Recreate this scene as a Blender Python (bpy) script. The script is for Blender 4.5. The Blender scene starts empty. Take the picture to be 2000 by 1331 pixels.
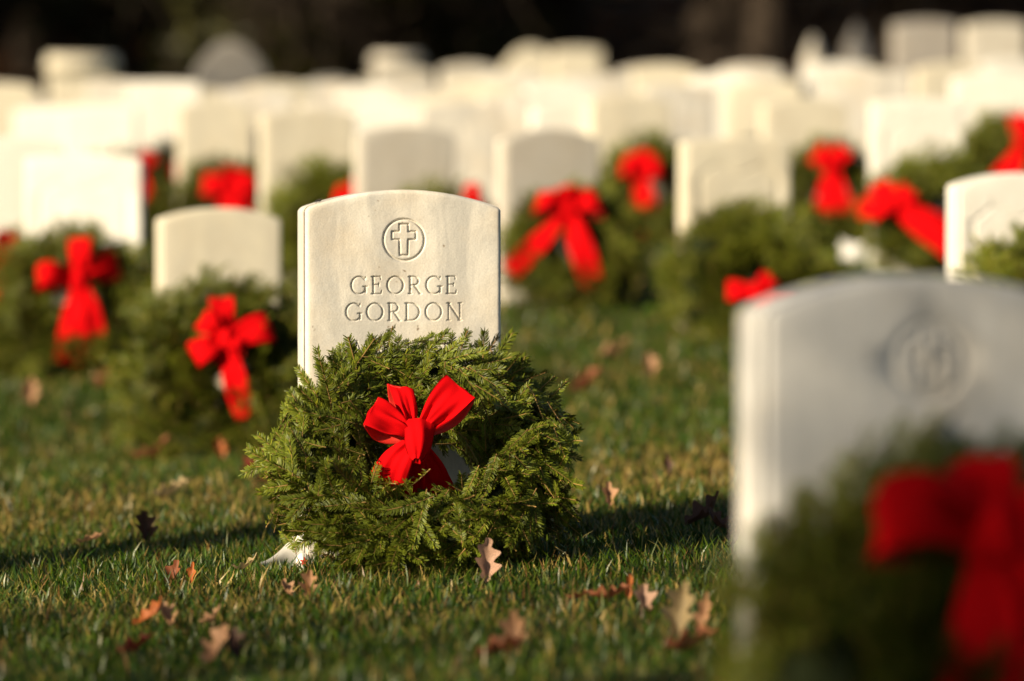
import bpy, math
import numpy as np
from mathutils import Vector, Matrix, Euler

rng = np.random.default_rng(11)
sc = bpy.context.scene
COL = sc.collection
R = math.radians

# ------------------------------------------------------------------ camera
CAM_Y, CAM_Z, FPX, HOR = -6.43, 0.527, 7500.0, 460.0
cam = bpy.data.cameras.new('camera')
camo = bpy.data.objects.new('camera', cam)
COL.objects.link(camo)
cam.sensor_width = 36.0
cam.lens = 135.0
cam.clip_start = 0.05
cam.clip_end = 600.0
camo.location = (0, CAM_Y, CAM_Z)
camo.rotation_euler = (R(90) - math.atan((665.5 - HOR) / FPX), 0, 0)
cam.dof.use_dof = True
cam.dof.focus_distance = 6.2
cam.dof.aperture_fstop = 2.35
cam.dof.aperture_blades = 9
sc.camera = camo

# ------------------------------------------------------------------ sky and sun
SUN_PHI, SUN_EL = 53.0, 21.0           # degrees left of the camera axis (behind the camera), elevation
sdir = Vector((-math.cos(R(SUN_EL)) * math.sin(R(SUN_PHI)), -math.cos(R(SUN_EL)) * math.cos(R(SUN_PHI)), math.sin(R(SUN_EL))))
world = bpy.data.worlds.new('World')
sc.world = world
world.use_nodes = True
wn = world.node_tree
sky = wn.nodes.new('ShaderNodeTexSky')
sky.sky_type = 'NISHITA'
sky.sun_disc = False
sky.sun_elevation = R(SUN_EL)
sky.sun_rotation = math.atan2(sdir.x, sdir.y)
bg = wn.nodes['Background']
bg.inputs['Strength'].default_value = 0.05
wn.links.new(sky.outputs['Color'], bg.inputs['Color'])
sun = bpy.data.lights.new('sun', 'SUN')
sun.energy = 5.0
sun.angle = R(0.53)
sun.color = (1.0, 0.84, 0.60)
suno = bpy.data.objects.new('sun', sun)
COL.objects.link(suno)
suno.rotation_euler = sdir.to_track_quat('Z', 'Y').to_euler()
suno.location = (-20, -15, 12)
sc.view_settings.view_transform = 'Standard'
sc.view_settings.look = 'None'
sc.view_settings.gamma = 1.0
sc.view_settings.use_curve_mapping = False
sc.view_settings.exposure = 0.80
sc.render.engine = 'CYCLES'
sc.cycles.use_denoising = True
sc.cycles.max_bounces = 6
sc.cycles.diffuse_bounces = 3
sc.cycles.glossy_bounces = 2


# ------------------------------------------------------------------ helpers
def gz(x, y):
    """height of the lawn"""
    x = np.asarray(x, float); y = np.asarray(y, float)
    sp = np.logaddexp(0, (y - 3.2) / 0.5) * 0.5
    flat = np.logaddexp(0, (y - 12.0) / 1.5) * 1.5
    hill = np.logaddexp(0, (y - 30.0) / 2.0) * 2.0
    h = 0.02 * y + 0.058 * sp - 0.043 * flat + 0.085 * hill
    h = h + np.where(x < 0, 0.06, 0.02) * 4 * np.tanh(x / 4)
    h = h - 0.05 * np.exp(-((x + 0.72) / 0.6) ** 2 - ((y - 3.0) / 0.9) ** 2)
    h = h + 0.006 * np.sin(x * 3.1 + 1.3) * np.sin(y * 2.3 + 0.4)
    return h


def g1(x, y):
    return float(gz(x, y))


def at(px, py, d):
    return Vector(((px - 1000) / FPX * d, d + CAM_Y, CAM_Z - (py - HOR) / FPX * d))


def ground_at(px, py):
    """the lawn point seen at a pixel of the 2000 px wide photograph"""
    d = 3.0
    while d < 60:
        p = at(px, py, d)
        if p.z <= g1(p.x, p.y):
            return p
        d += 0.01
    return p


def mesh_np(name, verts, quads=None, tris=None, mats=(), mi=None, cols=None, smooth=True):
    me = bpy.data.meshes.new(name)
    verts = np.asarray(verts, np.float32)
    me.vertices.add(len(verts))
    me.vertices.foreach_set('co', verts.ravel())
    loops = []; starts = []; n = 0
    if quads is not None and len(quads):
        q = np.asarray(quads, np.int32); loops.append(q.ravel()); starts.append(np.arange(len(q)) * 4); n = q.size
    if tris is not None and len(tris):
        t = np.asarray(tris, np.int32); loops.append(t.ravel()); starts.append(n + np.arange(len(t)) * 3)
    loops = np.concatenate(loops).astype(np.int32); starts = np.concatenate(starts).astype(np.int32)
    me.loops.add(len(loops))
    me.loops.foreach_set('vertex_index', loops)
    me.polygons.add(len(starts))
    me.polygons.foreach_set('loop_start', starts)
    for m in mats:
        me.materials.append(m)
    if mi is not None:
        me.polygons.foreach_set('material_index', np.asarray(mi, np.int32))
    if smooth:
        me.polygons.foreach_set('use_smooth', np.ones(len(starts), bool))
    if cols is not None:
        a = me.color_attributes.new('col', 'FLOAT_COLOR', 'POINT')
        c = np.ones((len(verts), 4), np.float32); c[:, :3] = cols
        a.data.foreach_set('color', c.ravel())
    me.update(calc_edges=True)
    me.validate()
    return me


def obj(name, me, parent=None, loc=None, rot=None):
    o = bpy.data.objects.new(name, me)
    COL.objects.link(o)
    if parent is not None:
        o.parent = parent
    if loc is not None:
        o.location = loc
    if rot is not None:
        o.rotation_euler = rot
    return o


def tag(o, label=None, cat=None, group=None, kind=None):
    if label: o['label'] = label
    if cat: o['category'] = cat
    if group: o['group'] = group
    if kind: o['kind'] = kind
    return o


class Geo:
    """collects vertex / face arrays"""
    def __init__(self):
        self.v = []; self.q = []; self.t = []; self.qm = []; self.tm = []; self.c = []; self.n = 0

    def add(self, v, q=None, t=None, m=0, c=None):
        v = np.asarray(v, float)
        if q is not None and len(q):
            q = np.asarray(q); self.q.append(q + self.n); self.qm.append(np.full(len(q), m) if np.isscalar(m) else m)
        if t is not None and len(t):
            t = np.asarray(t); self.t.append(t + self.n); self.tm.append(np.full(len(t), m))
        self.v.append(v)
        self.c.append(np.broadcast_to(np.asarray((1, 1, 1) if c is None else c, float), (len(v), 3)))
        self.n += len(v)

    def mesh(self, name, mats, smooth=True, colour=True):
        q = np.concatenate(self.q) if self.q else None
        t = np.concatenate(self.t) if self.t else None
        mi = np.concatenate(self.qm + self.tm)
        return mesh_np(name, np.concatenate(self.v), q, t, mats, mi, np.concatenate(self.c) if colour else None, smooth)


def grid_quads(nr, ncol, wrap=False):
    i = np.arange(nr - 1)[:, None]; j = np.arange(ncol if wrap else ncol - 1)[None, :]
    a = i * ncol + j; b = i * ncol + (j + 1) % ncol
    return np.stack([a, b, b + ncol, a + ncol], -1).reshape(-1, 4)


def tube(pts, rad, n=6):
    pts = np.asarray(pts, float); rad = np.asarray(rad, float)
    t = np.gradient(pts, axis=0); t /= np.linalg.norm(t, axis=1, keepdims=True) + 1e-9
    up = np.array([0.13, 0.21, 0.97]) if abs(t[0, 2]) < 0.9 else np.array([1.0, 0.1, 0])
    s = np.cross(t, up); s /= np.linalg.norm(s, axis=1, keepdims=True) + 1e-9
    w = np.cross(s, t)
    a = np.linspace(0, 2 * np.pi, n, endpoint=False)
    v = pts[:, None] + rad[:, None, None] * (np.cos(a)[None, :, None] * s[:, None] + np.sin(a)[None, :, None] * w[:, None])
    return v.reshape(-1, 3), grid_quads(len(pts), n, True)


def spline(ctrl, n):
    """Catmull-Rom through the control rows"""
    c = np.asarray(ctrl, float)
    c = np.vstack([2 * c[0] - c[1], c, 2 * c[-1] - c[-2]])
    u = np.linspace(0, len(c) - 3 - 1e-6, n)
    k = u.astype(int); f = (u - k)[:, None]
    p0, p1, p2, p3 = c[k], c[k + 1], c[k + 2], c[k + 3]
    return 0.5 * (2 * p1 + (p2 - p0) * f + (2 * p0 - 5 * p1 + 4 * p2 - p3) * f ** 2 + (3 * p1 - p0 - 3 * p2 + p3) * f ** 3)


# ------------------------------------------------------------------ materials
def mat(name):
    m = bpy.data.materials.new(name)
    m.use_nodes = True
    nt = m.node_tree
    return m, nt, nt.nodes['Principled BSDF']


def N(nt, typ, **kw):
    n = nt.nodes.new(typ)
    for k, v in kw.items():
        if k in n.inputs:
            n.inputs[k].default_value = v
        else:
            setattr(n, k, v)
    return n


def ramp(nt, fac, stops):
    r = nt.nodes.new('ShaderNodeValToRGB')
    e = r.color_ramp.elements
    while len(e) < len(stops):
        e.new(0.5)
    for el, (p, c) in zip(e, stops):
        el.position = p
        el.color = (*c, 1) if len(c) == 3 else c
    nt.links.new(fac, r.inputs['Fac'])
    return r


def mixc(nt, fac, a, b, mode='MIX'):
    m = nt.nodes.new('ShaderNodeMix')
    m.data_type = 'RGBA'; m.blend_type = mode
    for sock, v in ((m.inputs[0], fac), (m.inputs[6], a), (m.inputs[7], b)):
        if hasattr(v, 'is_output'):
            nt.links.new(v, sock)
        else:
            sock.default_value = v if np.isscalar(v) else (*v, 1)
    return m.outputs[2]


def marble(name, base, vein, stain, vein_amt=0.5, stain_amt=0.35):
    m, nt, b = mat(name)
    tc = N(nt, 'ShaderNodeTexCoord')
    oi = N(nt, 'ShaderNodeObjectInfo')
    add = N(nt, 'ShaderNodeVectorMath', operation='ADD')
    sc3 = N(nt, 'ShaderNodeVectorMath', operation='SCALE'); sc3.inputs['Scale'].default_value = 7.3
    cx = N(nt, 'ShaderNodeCombineXYZ')
    for i in range(3): nt.links.new(oi.outputs['Random'], cx.inputs[i])
    nt.links.new(cx.outputs[0], sc3.inputs[0])
    nt.links.new(tc.outputs['Object'], add.inputs[0]); nt.links.new(sc3.outputs[0], add.inputs[1])
    mp = N(nt, 'ShaderNodeMapping'); mp.inputs['Scale'].default_value = (9, 9, 2.2)
    nt.links.new(add.outputs[0], mp.inputs[0])
    n1 = N(nt, 'ShaderNodeTexNoise', Scale=1.6, Detail=6.0, Roughness=0.62, Distortion=0.9)
    nt.links.new(mp.outputs[0], n1.inputs['Vector'])
    r1 = ramp(nt, n1.outputs['Fac'], [(0.42, (1, 1, 1)), (0.53, (0.35, 0.35, 0.35)), (0.60, (0, 0, 0))])
    n2 = N(nt, 'ShaderNodeTexNoise', Scale=9.0, Detail=5.0, Roughness=0.6)
    nt.links.new(add.outputs[0], n2.inputs['Vector'])
    r2 = ramp(nt, n2.outputs['Fac'], [(0.45, (0, 0, 0)), (0.72, (1, 1, 1))])
    n3 = N(nt, 'ShaderNodeTexNoise', Scale=340.0, Detail=2.0, Roughness=0.7)
    nt.links.new(tc.outputs['Object'], n3.inputs['Vector'])
    n4 = N(nt, 'ShaderNodeTexVoronoi', Scale=420.0)
    nt.links.new(tc.outputs['Object'], n4.inputs['Vector'])
    f1 = N(nt, 'ShaderNodeMath', operation='MULTIPLY'); nt.links.new(r1.outputs[0], f1.inputs[0]); f1.inputs[1].default_value = vein_amt
    f2 = N(nt, 'ShaderNodeMath', operation='MULTIPLY'); nt.links.new(r2.outputs[0], f2.inputs[0]); f2.inputs[1].default_value = stain_amt
    c = mixc(nt, f1.outputs[0], base, vein)
    c = mixc(nt, f2.outputs[0], c, stain)
    r3 = ramp(nt, n3.outputs['Fac'], [(0.3, (0.86, 0.86, 0.86)), (0.7, (1.05, 1.05, 1.05))])
    c = mixc(nt, 1.0, c, r3.outputs[0], 'MULTIPLY')
    # a few dark specks of lichen
    n5 = N(nt, 'ShaderNodeTexNoise', Scale=55.0, Detail=2.0)
    nt.links.new(add.outputs[0], n5.inputs['Vector'])
    r5 = ramp(nt, n5.outputs['Fac'], [(0.735, (0, 0, 0)), (0.77, (1, 1, 1))])
    c = mixc(nt, r5.outputs[0], c, (0.30, 0.24, 0.17))
    nt.links.new(c, b.inputs['Base Color'])
    r4 = ramp(nt, n4.outputs['Color'], [(0.0, (0.35, 0.35, 0.35)), (0.25, (0.62, 0.62, 0.62)), (1, (0.72, 0.72, 0.72))])
    nt.links.new(r4.outputs[0], b.inputs['Roughness'])
    b.inputs['Specular IOR Level'].default_value = 0.35
    bp = N(nt, 'ShaderNodeBump', Strength=0.55, Distance=0.0007)
    nt.links.new(n3.outputs['Fac'], bp.inputs['Height'])
    bp2 = N(nt, 'ShaderNodeBump', Strength=0.5, Distance=0.0012)
    n6 = N(nt, 'ShaderNodeTexNoise', Scale=60.0, Detail=3.0)
    nt.links.new(tc.outputs['Object'], n6.inputs['Vector'])
    nt.links.new(n6.outputs['Fac'], bp2.inputs['Height'])
    nt.links.new(bp.outputs[0], bp2.inputs['Normal'])
    nt.links.new(bp2.outputs[0], b.inputs['Normal'])
    return m


M_MARBLE = marble('marble_warm', (0.80, 0.755, 0.66), (0.50, 0.485, 0.445), (0.62, 0.50, 0.34), 0.72, 0.5)
M_WHITE = marble('marble_white', (0.86, 0.835, 0.76), (0.74, 0.71, 0.64), (0.76, 0.68, 0.54), 0.4, 0.25)
M_CREAM = marble('marble_cream', (0.74, 0.68, 0.53), (0.58, 0.54, 0.44), (0.62, 0.52, 0.36))
M_GREY = marble('marble_weathered_shaded', (0.60, 0.56, 0.48), (0.49, 0.46, 0.40), (0.47, 0.39, 0.27))
M_COOL = marble('marble_cool_grey', (0.70, 0.685, 0.645), (0.52, 0.515, 0.50), (0.56, 0.47, 0.34), 0.6, 0.4)
M_GRANITE = marble('granite', (0.40, 0.37, 0.33), (0.30, 0.28, 0.26), (0.32, 0.27, 0.2), 0.7, 0.5)


def attr_mat(name, rough=0.5, spec=0.4, trans=0.0, sheen=0.0, jitter=0.0, noise=None):
    m, nt, b = mat(name)
    a = N(nt, 'ShaderNodeAttribute', attribute_name='col')
    c = a.outputs['Color']
    if jitter:
        oi = N(nt, 'ShaderNodeObjectInfo')
        r = ramp(nt, oi.outputs['Random'], [(0, (1 - jitter, 1 - jitter, 1 - jitter)), (1, (1 + jitter, 1 + jitter * .9, 1 + jitter * .6))])
        c = mixc(nt, 1.0, c, r.outputs[0], 'MULTIPLY')
    if noise:
        tc = N(nt, 'ShaderNodeTexCoord')
        nz = N(nt, 'ShaderNodeTexNoise', Scale=noise, Detail=4.0)
        nt.links.new(tc.outputs['Object'], nz.inputs['Vector'])
        r = ramp(nt, nz.outputs['Fac'], [(0.3, (0.6, 0.6, 0.6)), (0.7, (1.2, 1.2, 1.2))])
        c = mixc(nt, 1.0, c, r.outputs[0], 'MULTIPLY')
    nt.links.new(c, b.inputs['Base Color'])
    b.inputs['Roughness'].default_value = rough
    b.inputs['Specular IOR Level'].default_value = spec
    if trans:
        tr = N(nt, 'ShaderNodeBsdfTranslucent')
        nt.links.new(c, tr.inputs['Color'])
        mx = N(nt, 'ShaderNodeMixShader', Fac=trans)
        out = nt.nodes['Material Output']
        nt.links.new(b.outputs[0], mx.inputs[1]); nt.links.new(tr.outputs[0], mx.inputs[2])
        nt.links.new(mx.outputs[0], out.inputs['Surface'])
    return m


M_NEEDLE = attr_mat('fir_needle', 0.45, 0.18, 0.05, jitter=0.30)
M_BARK = attr_mat('twig_bark', 0.75, 0.25)
M_GRASS = attr_mat('grass_blade', 0.38, 0.30, 0.22)
M_LEAF = attr_mat('dry_leaf', 0.6, 0.3, 0.25, noise=40.0)
M_FOLIAGE = attr_mat('tree_foliage', 0.5, 0.35, 0.15, jitter=0.25)


def plain(name, col, rough=0.6, spec=0.4, bump=None, sheen=0.0):
    m, nt, b = mat(name)
    tc = N(nt, 'ShaderNodeTexCoord')
    nz = N(nt, 'ShaderNodeTexNoise', Scale=bump or 30.0, Detail=4.0)
    nt.links.new(tc.outputs['Object'], nz.inputs['Vector'])
    r = ramp(nt, nz.outputs['Fac'], [(0.3, tuple(c * 0.86 for c in col)), (0.7, tuple(min(1, c * 1.1) for c in col))])
    nt.links.new(r.outputs[0], b.inputs['Base Color'])
    b.inputs['Roughness'].default_value = rough
    b.inputs['Specular IOR Level'].default_value = spec
    if sheen:
        b.inputs['Sheen Weight'].default_value = sheen
        b.inputs['Sheen Roughness'].default_value = 0.35
        b.inputs['Sheen Tint'].default_value = (1.0, 0.12, 0.08, 1)
    bp = N(nt, 'ShaderNodeBump', Strength=0.25, Distance=0.001)
    nt.links.new(nz.outputs['Fac'], bp.inputs['Height'])
    nt.links.new(bp.outputs[0], b.inputs['Normal'])
    return m


M_RED = plain('red_velvet', (0.54, 0.002, 0.004), 0.85, 0.04, 900.0, 0.04)
M_LINING = plain('ribbon_lining', (0.58, 0.025, 0.016), 0.5, 0.25, 500.0)
M_CORE = plain('wreath_core', (0.018, 0.024, 0.008), 0.9, 0.1, 200.0)
M_PAPER = plain('white_card', (0.78, 0.76, 0.71), 0.45, 0.4, 60.0)
M_REDINK = plain('red_print', (0.60, 0.02, 0.015), 0.5, 0.3, 60.0)
M_FLY = plain('insect_black', (0.01, 0.009, 0.008), 0.35, 0.5, 900.0)
M_WING = plain('insect_wing', (0.16, 0.13, 0.10), 0.3, 0.5, 900.0)
M_TRUNK = plain('tree_bark', (0.040, 0.030, 0.022), 0.9, 0.15, 14.0)
M_MULCH = plain('grave_stem', (0.10, 0.06, 0.03), 0.9, 0.1, 60.0)

# soil / lawn sheet
M_LAWN, nt, b = mat('lawn_soil')
tc = N(nt, 'ShaderNodeTexCoord')
n1 = N(nt, 'ShaderNodeTexNoise', Scale=1.1, Detail=5.0, Roughness=0.6)
n2 = N(nt, 'ShaderNodeTexNoise', Scale=38.0, Detail=5.0, Roughness=0.7)
n3 = N(nt, 'ShaderNodeTexNoise', Scale=0.45, Detail=6.0, Roughness=0.65)
for n_ in (n1, n2, n3):
    nt.links.new(tc.outputs['Object'], n_.inputs['Vector'])
grs = ramp(nt, n2.outputs['Fac'], [(0.3, (0.016, 0.022, 0.003)), (0.5, (0.042, 0.055, 0.006)), (0.68, (0.09, 0.085, 0.014))])
dry = ramp(nt, n2.outputs['Fac'], [(0.3, (0.05, 0.042, 0.016)), (0.5, (0.12, 0.10, 0.04)), (0.7, (0.22, 0.17, 0.075))])
f1 = ramp(nt, n1.outputs['Fac'], [(0.45, (0, 0, 0)), (0.66, (1, 1, 1))])
c1 = mixc(nt, f1.outputs[0], grs.outputs[0], dry.outputs[0])
litter = ramp(nt, n2.outputs['Fac'], [(0.3, (0.035, 0.018, 0.008)), (0.5, (0.11, 0.048, 0.018)), (0.7, (0.20, 0.09, 0.035))])
sep = N(nt, 'ShaderNodeSeparateXYZ'); nt.links.new(tc.outputs['Object'], sep.inputs[0])
ma = N(nt, 'ShaderNodeMath', operation='MULTIPLY_ADD'); nt.links.new(n3.outputs['Fac'], ma.inputs[0]); ma.inputs[1].default_value = 8.0
nt.links.new(sep.outputs['Y'], ma.inputs[2])
mr = N(nt, 'ShaderNodeMapRange'); mr.inputs['From Min'].default_value = 31.0; mr.inputs['From Max'].default_value = 35.0
nt.links.new(ma.outputs[0], mr.inputs['Value'])
c2 = mixc(nt, mr.outputs[0], c1, litter.outputs[0])
nt.links.new(c2, b.inputs['Base Color'])
b.inputs['Roughness'].default_value = 0.9
b.inputs['Specular IOR Level'].default_value = 0.15
bp = N(nt, 'ShaderNodeBump', Strength=0.9, Distance=0.03)
nt.links.new(n2.outputs['Fac'], bp.inputs['Height'])
nt.links.new(bp.outputs[0], b.inputs['Normal'])

# ------------------------------------------------------------------ lawn sheet
ys = np.concatenate([np.linspace(-40, -8, 9), np.linspace(-7, 12, 115), np.linspace(13, 58, 62), np.linspace(65, 260, 14)])
xh = np.concatenate([np.linspace(0, 4, 28), np.linspace(4.6, 14, 16), np.linspace(18, 160, 10)])
xs = np.concatenate([-xh[:0:-1], xh])
X, Y = np.meshgrid(xs, ys)
Z = gz(X, Y) + np.where(Y > 58, (Y - 58) * 0.05, 0)
lawn = obj('lawn', mesh_np('lawn', np.stack([X, Y, Z], -1).reshape(-1, 3), grid_quads(len(ys), len(xs)), None, [M_LAWN]))
tag(lawn, 'sloping cemetery lawn with fallen leaves rising to the wood', kind='structure')


# ------------------------------------------------------------------ grass blades
def dry_field(x, y):
    return (np.sin(x * 2.3 + 0.7 * np.sin(y * 1.9)) * np.sin(y * 3.3 + 1.1 + 0.6 * np.sin(x * 1.7)) +
            0.6 * np.sin(x * 6.1 + y * 2.0) * np.sin(y * 7.3 - x * 1.3))


def grass_mesh(name, d0, d1, dens, lo, hi, wid, seed):
    r = np.random.default_rng(seed)
    # sample in a trapezoid in front of the camera, wider than the view
    n = int(dens * (0.133 * (d1 ** 2 - d0 ** 2) + 1.1 * (d1 - d0)))
    half1 = 0.1335 * d1 + 0.55
    k = int(n * 2.2)
    d = r.uniform(d0, d1, k); x = r.uniform(-half1, half1, k)
    keep = np.abs(x) < 0.1335 * d + 0.55
    d, x = d[keep][:n], x[keep][:n]
    n = len(d)
    y = d + CAM_Y
    clump = 0.5 + 0.5 * np.sin(x * 31 + 3 * np.sin(y * 17)) * np.sin(y * 29 + 2 * np.sin(x * 23))
    big = 0.5 + 0.5 * np.sin(x * 7 + 2 * np.sin(y * 5)) * np.sin(y * 8.3 + 1.5 * np.sin(x * 6))
    L = r.uniform(lo, hi, n) * (0.55 + 0.45 * clump + 0.25 * big) * np.where(r.random(n) < 0.06, 1.35, 1.0)
    w = wid * r.uniform(0.6, 1.35, n)
    az = r.uniform(0, 2 * np.pi, n)
    lean = np.abs(r.normal(0.35, 0.32, n)).clip(0.02, 1.25)
    bend = lean + r.uniform(0.1, 0.8, n)
    dirx, diry = np.cos(az), np.sin(az)
    tw = az + np.pi / 2 + r.normal(0, 0.7, n)
    sx, sy = np.cos(tw), np.sin(tw)
    base = np.stack([x, y, gz(x, y) - 0.004], -1)
    a1 = np.stack([dirx * np.sin(lean), diry * np.sin(lean), np.cos(lean)], -1)
    a2 = np.stack([dirx * np.sin(bend), diry * np.sin(bend), np.cos(bend)], -1)
    side = np.stack([sx, sy, np.zeros(n)], -1)
    p1 = base + a1 * (L * 0.55)[:, None]
    p2 = p1 + a2 * (L * 0.45)[:, None]
    s = side * (w * 0.5)[:, None]
    v = np.stack([base - s * 0.8, base + s * 0.8, p1 + s, p1 - s, p2], 1).reshape(-1, 3)
    i = np.arange(n)[:, None] * 5
    quads = i + np.array([[0, 1, 2, 3]]); tris = i + np.array([[3, 2, 4]])
    g = np.array([[0.026, 0.070, 0.004], [0.048, 0.090, 0.005], [0.074, 0.110, 0.007], [0.028, 0.060, 0.012]])
    c = g[r.integers(0, 4, n)] * r.uniform(0.7, 1.25, n)[:, None]
    df = dry_field(x, y)
    patch = np.exp(-((x - 0.42) / 0.42) ** 2 - ((y - 1.25) / 0.55) ** 2) + 0.4 * np.exp(-((x + 0.62) / 0.5) ** 2 - ((y - 1.0) / 0.5) ** 2)
    isdry = r.random(n) < (0.09 + 0.17 * np.clip(df + 0.15, 0, 1.2) + 0.58 * patch)
    dc = np.array([[0.40, 0.28, 0.085], [0.28, 0.20, 0.05], [0.20, 0.17, 0.035], [0.16, 0.085, 0.025]])
    c = np.where(isdry[:, None], dc[r.integers(0, 4, n)] * r.uniform(0.7, 1.2, n)[:, None], c)
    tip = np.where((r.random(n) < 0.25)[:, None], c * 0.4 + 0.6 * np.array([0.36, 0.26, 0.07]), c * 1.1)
    cv = np.stack([c * 0.8, c * 0.8, c, c, tip], 1).reshape(-1, 3)  # bases coloured darker, painting in shade low between the blades
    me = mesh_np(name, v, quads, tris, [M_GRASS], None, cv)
    o = obj('grass', me)
    return o


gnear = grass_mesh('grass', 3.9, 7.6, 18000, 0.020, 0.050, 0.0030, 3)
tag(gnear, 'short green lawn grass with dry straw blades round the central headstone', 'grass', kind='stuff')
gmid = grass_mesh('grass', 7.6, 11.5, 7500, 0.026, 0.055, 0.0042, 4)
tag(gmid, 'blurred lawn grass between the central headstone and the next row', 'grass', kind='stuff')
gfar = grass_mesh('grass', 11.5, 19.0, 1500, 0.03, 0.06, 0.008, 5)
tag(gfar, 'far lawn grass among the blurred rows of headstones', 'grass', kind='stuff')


# ------------------------------------------------------------------ headstones
def arc(cx, cy, rx, ry, a0, a1, n, wt, wn):
    a = np.radians(np.linspace(a0, a1, n + 1))
    x = cx + rx * np.cos(a); y = cy + ry * np.sin(a)
    w = wn + (wt - wn) * np.cos(a) ** 2
    return [(x[i], y[i], x[i + 1], y[i + 1], (w[i] + w[i + 1]) / 2) for i in range(n)]


TK, TN, SF = 0.15, 0.095, 0.075


def glyph(ch):
    s = []; w = 0.6
    def st(x, y0=0, y1=1, t=TK, foot=True):
        s.append((x, y0, x, y1, t))
        if foot:
            for yy in (y0, y1):
                s.append((x - 0.11, yy, x + 0.11, yy, SF))
    if ch == 'E':
        w = 0.58; st(0.08)
        for yy, l in ((1, 0.5), (0.53, 0.42), (0, 0.55)):
            s.append((0.08, yy, l, yy, TN))
        s.append((0.5, 1.0, 0.52, 0.84, SF)); s.append((0.55, 0, 0.58, 0.18, SF)); s.append((0.42, 0.44, 0.42, 0.62, SF))
    elif ch == 'G':
        w = 0.92; s += arc(0.48, 0.5, 0.46, 0.51, 42, 318, 20, TK, TN)
        s.append((0.85, 0.08, 0.85, 0.42, TK)); s.append((0.70, 0.42, 0.98, 0.42, SF)); s.append((0.82, 0.84, 0.86, 0.98, SF))
    elif ch == 'O':
        w = 0.98; s += arc(0.49, 0.5, 0.47, 0.51, 0, 360, 26, TK, TN)
    elif ch == 'C':
        w = 0.85; s += arc(0.48, 0.5, 0.46, 0.51, 42, 318, 20, TK, TN)
    elif ch == 'R':
        w = 0.70; st(0.08); s += arc(0.30, 0.75, 0.27, 0.25, -90, 90, 10, TK, TN)
        s.append((0.08, 1, 0.3, 1, TN)); s.append((0.08, 0.5, 0.3, 0.5, TN)); s.append((0.32, 0.5, 0.66, 0.0, TK)); s.append((0.6, 0, 0.75, 0, SF))
    elif ch == 'D':
        w = 0.86; st(0.08); s += arc(0.33, 0.5, 0.48, 0.5, -90, 90, 14, TK, TN)
        s.append((0.08, 1, 0.33, 1, TN)); s.append((0.08, 0, 0.33, 0, TN))
    elif ch == 'N':
        w = 0.88; st(0.10, t=TN); st(0.78, t=TN); s.append((0.10, 1, 0.78, 0, TK))
    elif ch == 'M':
        w = 1.05; st(0.10, t=TN); st(0.95, t=TK); s.append((0.12, 1, 0.52, 0.05, TK)); s.append((0.52, 0.05, 0.93, 1, TN))
    elif ch == 'A':
        w = 0.86; s.append((0.06, 0, 0.43, 1, TN)); s.append((0.43, 1, 0.80, 0, TK)); s.append((0.2, 0.36, 0.66, 0.36, TN))
        s.append((-0.03, 0, 0.15, 0, SF)); s.append((0.70, 0, 0.90, 0, SF))
    elif ch == 'Y':
        w = 0.82; s.append((0.41, 0, 0.41, 0.48, TK)); s.append((0.41, 0.48, 0.06, 1, TK)); s.append((0.41, 0.48, 0.76, 1, TN))
        s.append((0.3, 0, 0.52, 0, SF)); s.append((-0.04, 1, 0.17, 1, SF)); s.append((0.66, 1, 0.86, 1, SF))
    elif ch == 'L':
        w = 0.58; st(0.08); s.append((0.08, 0, 0.54, 0, TN)); s.append((0.54, 0, 0.57, 0.18, SF))
    elif ch == ' ':
        w = 0.6
    return s, w


def text_segs(txt, cx, cz, cap, width, bold=1.0):
    gl = [glyph(c) for c in txt]
    tot = sum(g[1] for g in gl)
    gap = (width / cap - tot) / max(1, len(txt) - 1)
    x = -width / cap / 2
    out = []
    for s, w in gl:
        for (x0, y0, x1, y1, t) in s:
            out.append((cx + (x + x0) * cap, cz + (y0 - 0.5) * cap, cx + (x + x1) * cap, cz + (y1 - 0.5) * cap, t * cap * bold))
        x += w + gap
    return out


def cross_emblem(cx, cz, r, bold=1.0):
    s = []
    for (x0, y0, x1, y1, t) in arc(0, 0, 1, 1, 0, 360, 40, 0.15, 0.15):
        s.append((cx + x0 * r, cz + y0 * r, cx + x1 * r, cz + y1 * r, t * r * bold))
    a, b_, top, bot, c0, c1 = 0.22, 0.58, 0.76, -0.74, 0.40, 0.02
    P = [(-a, top), (a, top), (a, c0), (b_, c0), (b_, c1), (a, c1), (a * 0.9, bot), (-a * 0.9, bot), (-a, c1), (-b_, c1), (-b_, c0), (-a, c0)]
    for i in range(12):
        p, q = P[i], P[(i + 1) % 12]
        s.append((cx + p[0] * r, cz + p[1] * r, cx + q[0] * r, cz + q[1] * r, 0.12 * r * bold))
    return s


def shield(cx, cz, w, h, t):
    P = [(-.5, .38), (-.3, .5), (0, .40), (.3, .5), (.5, .38), (.5, -.1), (.42, -.32), (.2, -.46), (0, -.54), (-.2, -.46), (-.42, -.32), (-.5, -.1)]
    s = []
    for i in range(len(P)):
        p, q = P[i], P[(i + 1) % len(P)]
        s.append((cx + p[0] * w, cz + p[1] * h, cx + q[0] * w, cz + q[1] * h, t))
    # arched band of lettering strokes as worn grooves
    s += [(cx + x0, cz + y0, cx + x1, cz + y1, t * 0.8) for (x0, y0, x1, y1, _) in arc(0, -0.16, w * 0.4, 0.20, 50, 130, 8, 1, 1)]
    return s


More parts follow.
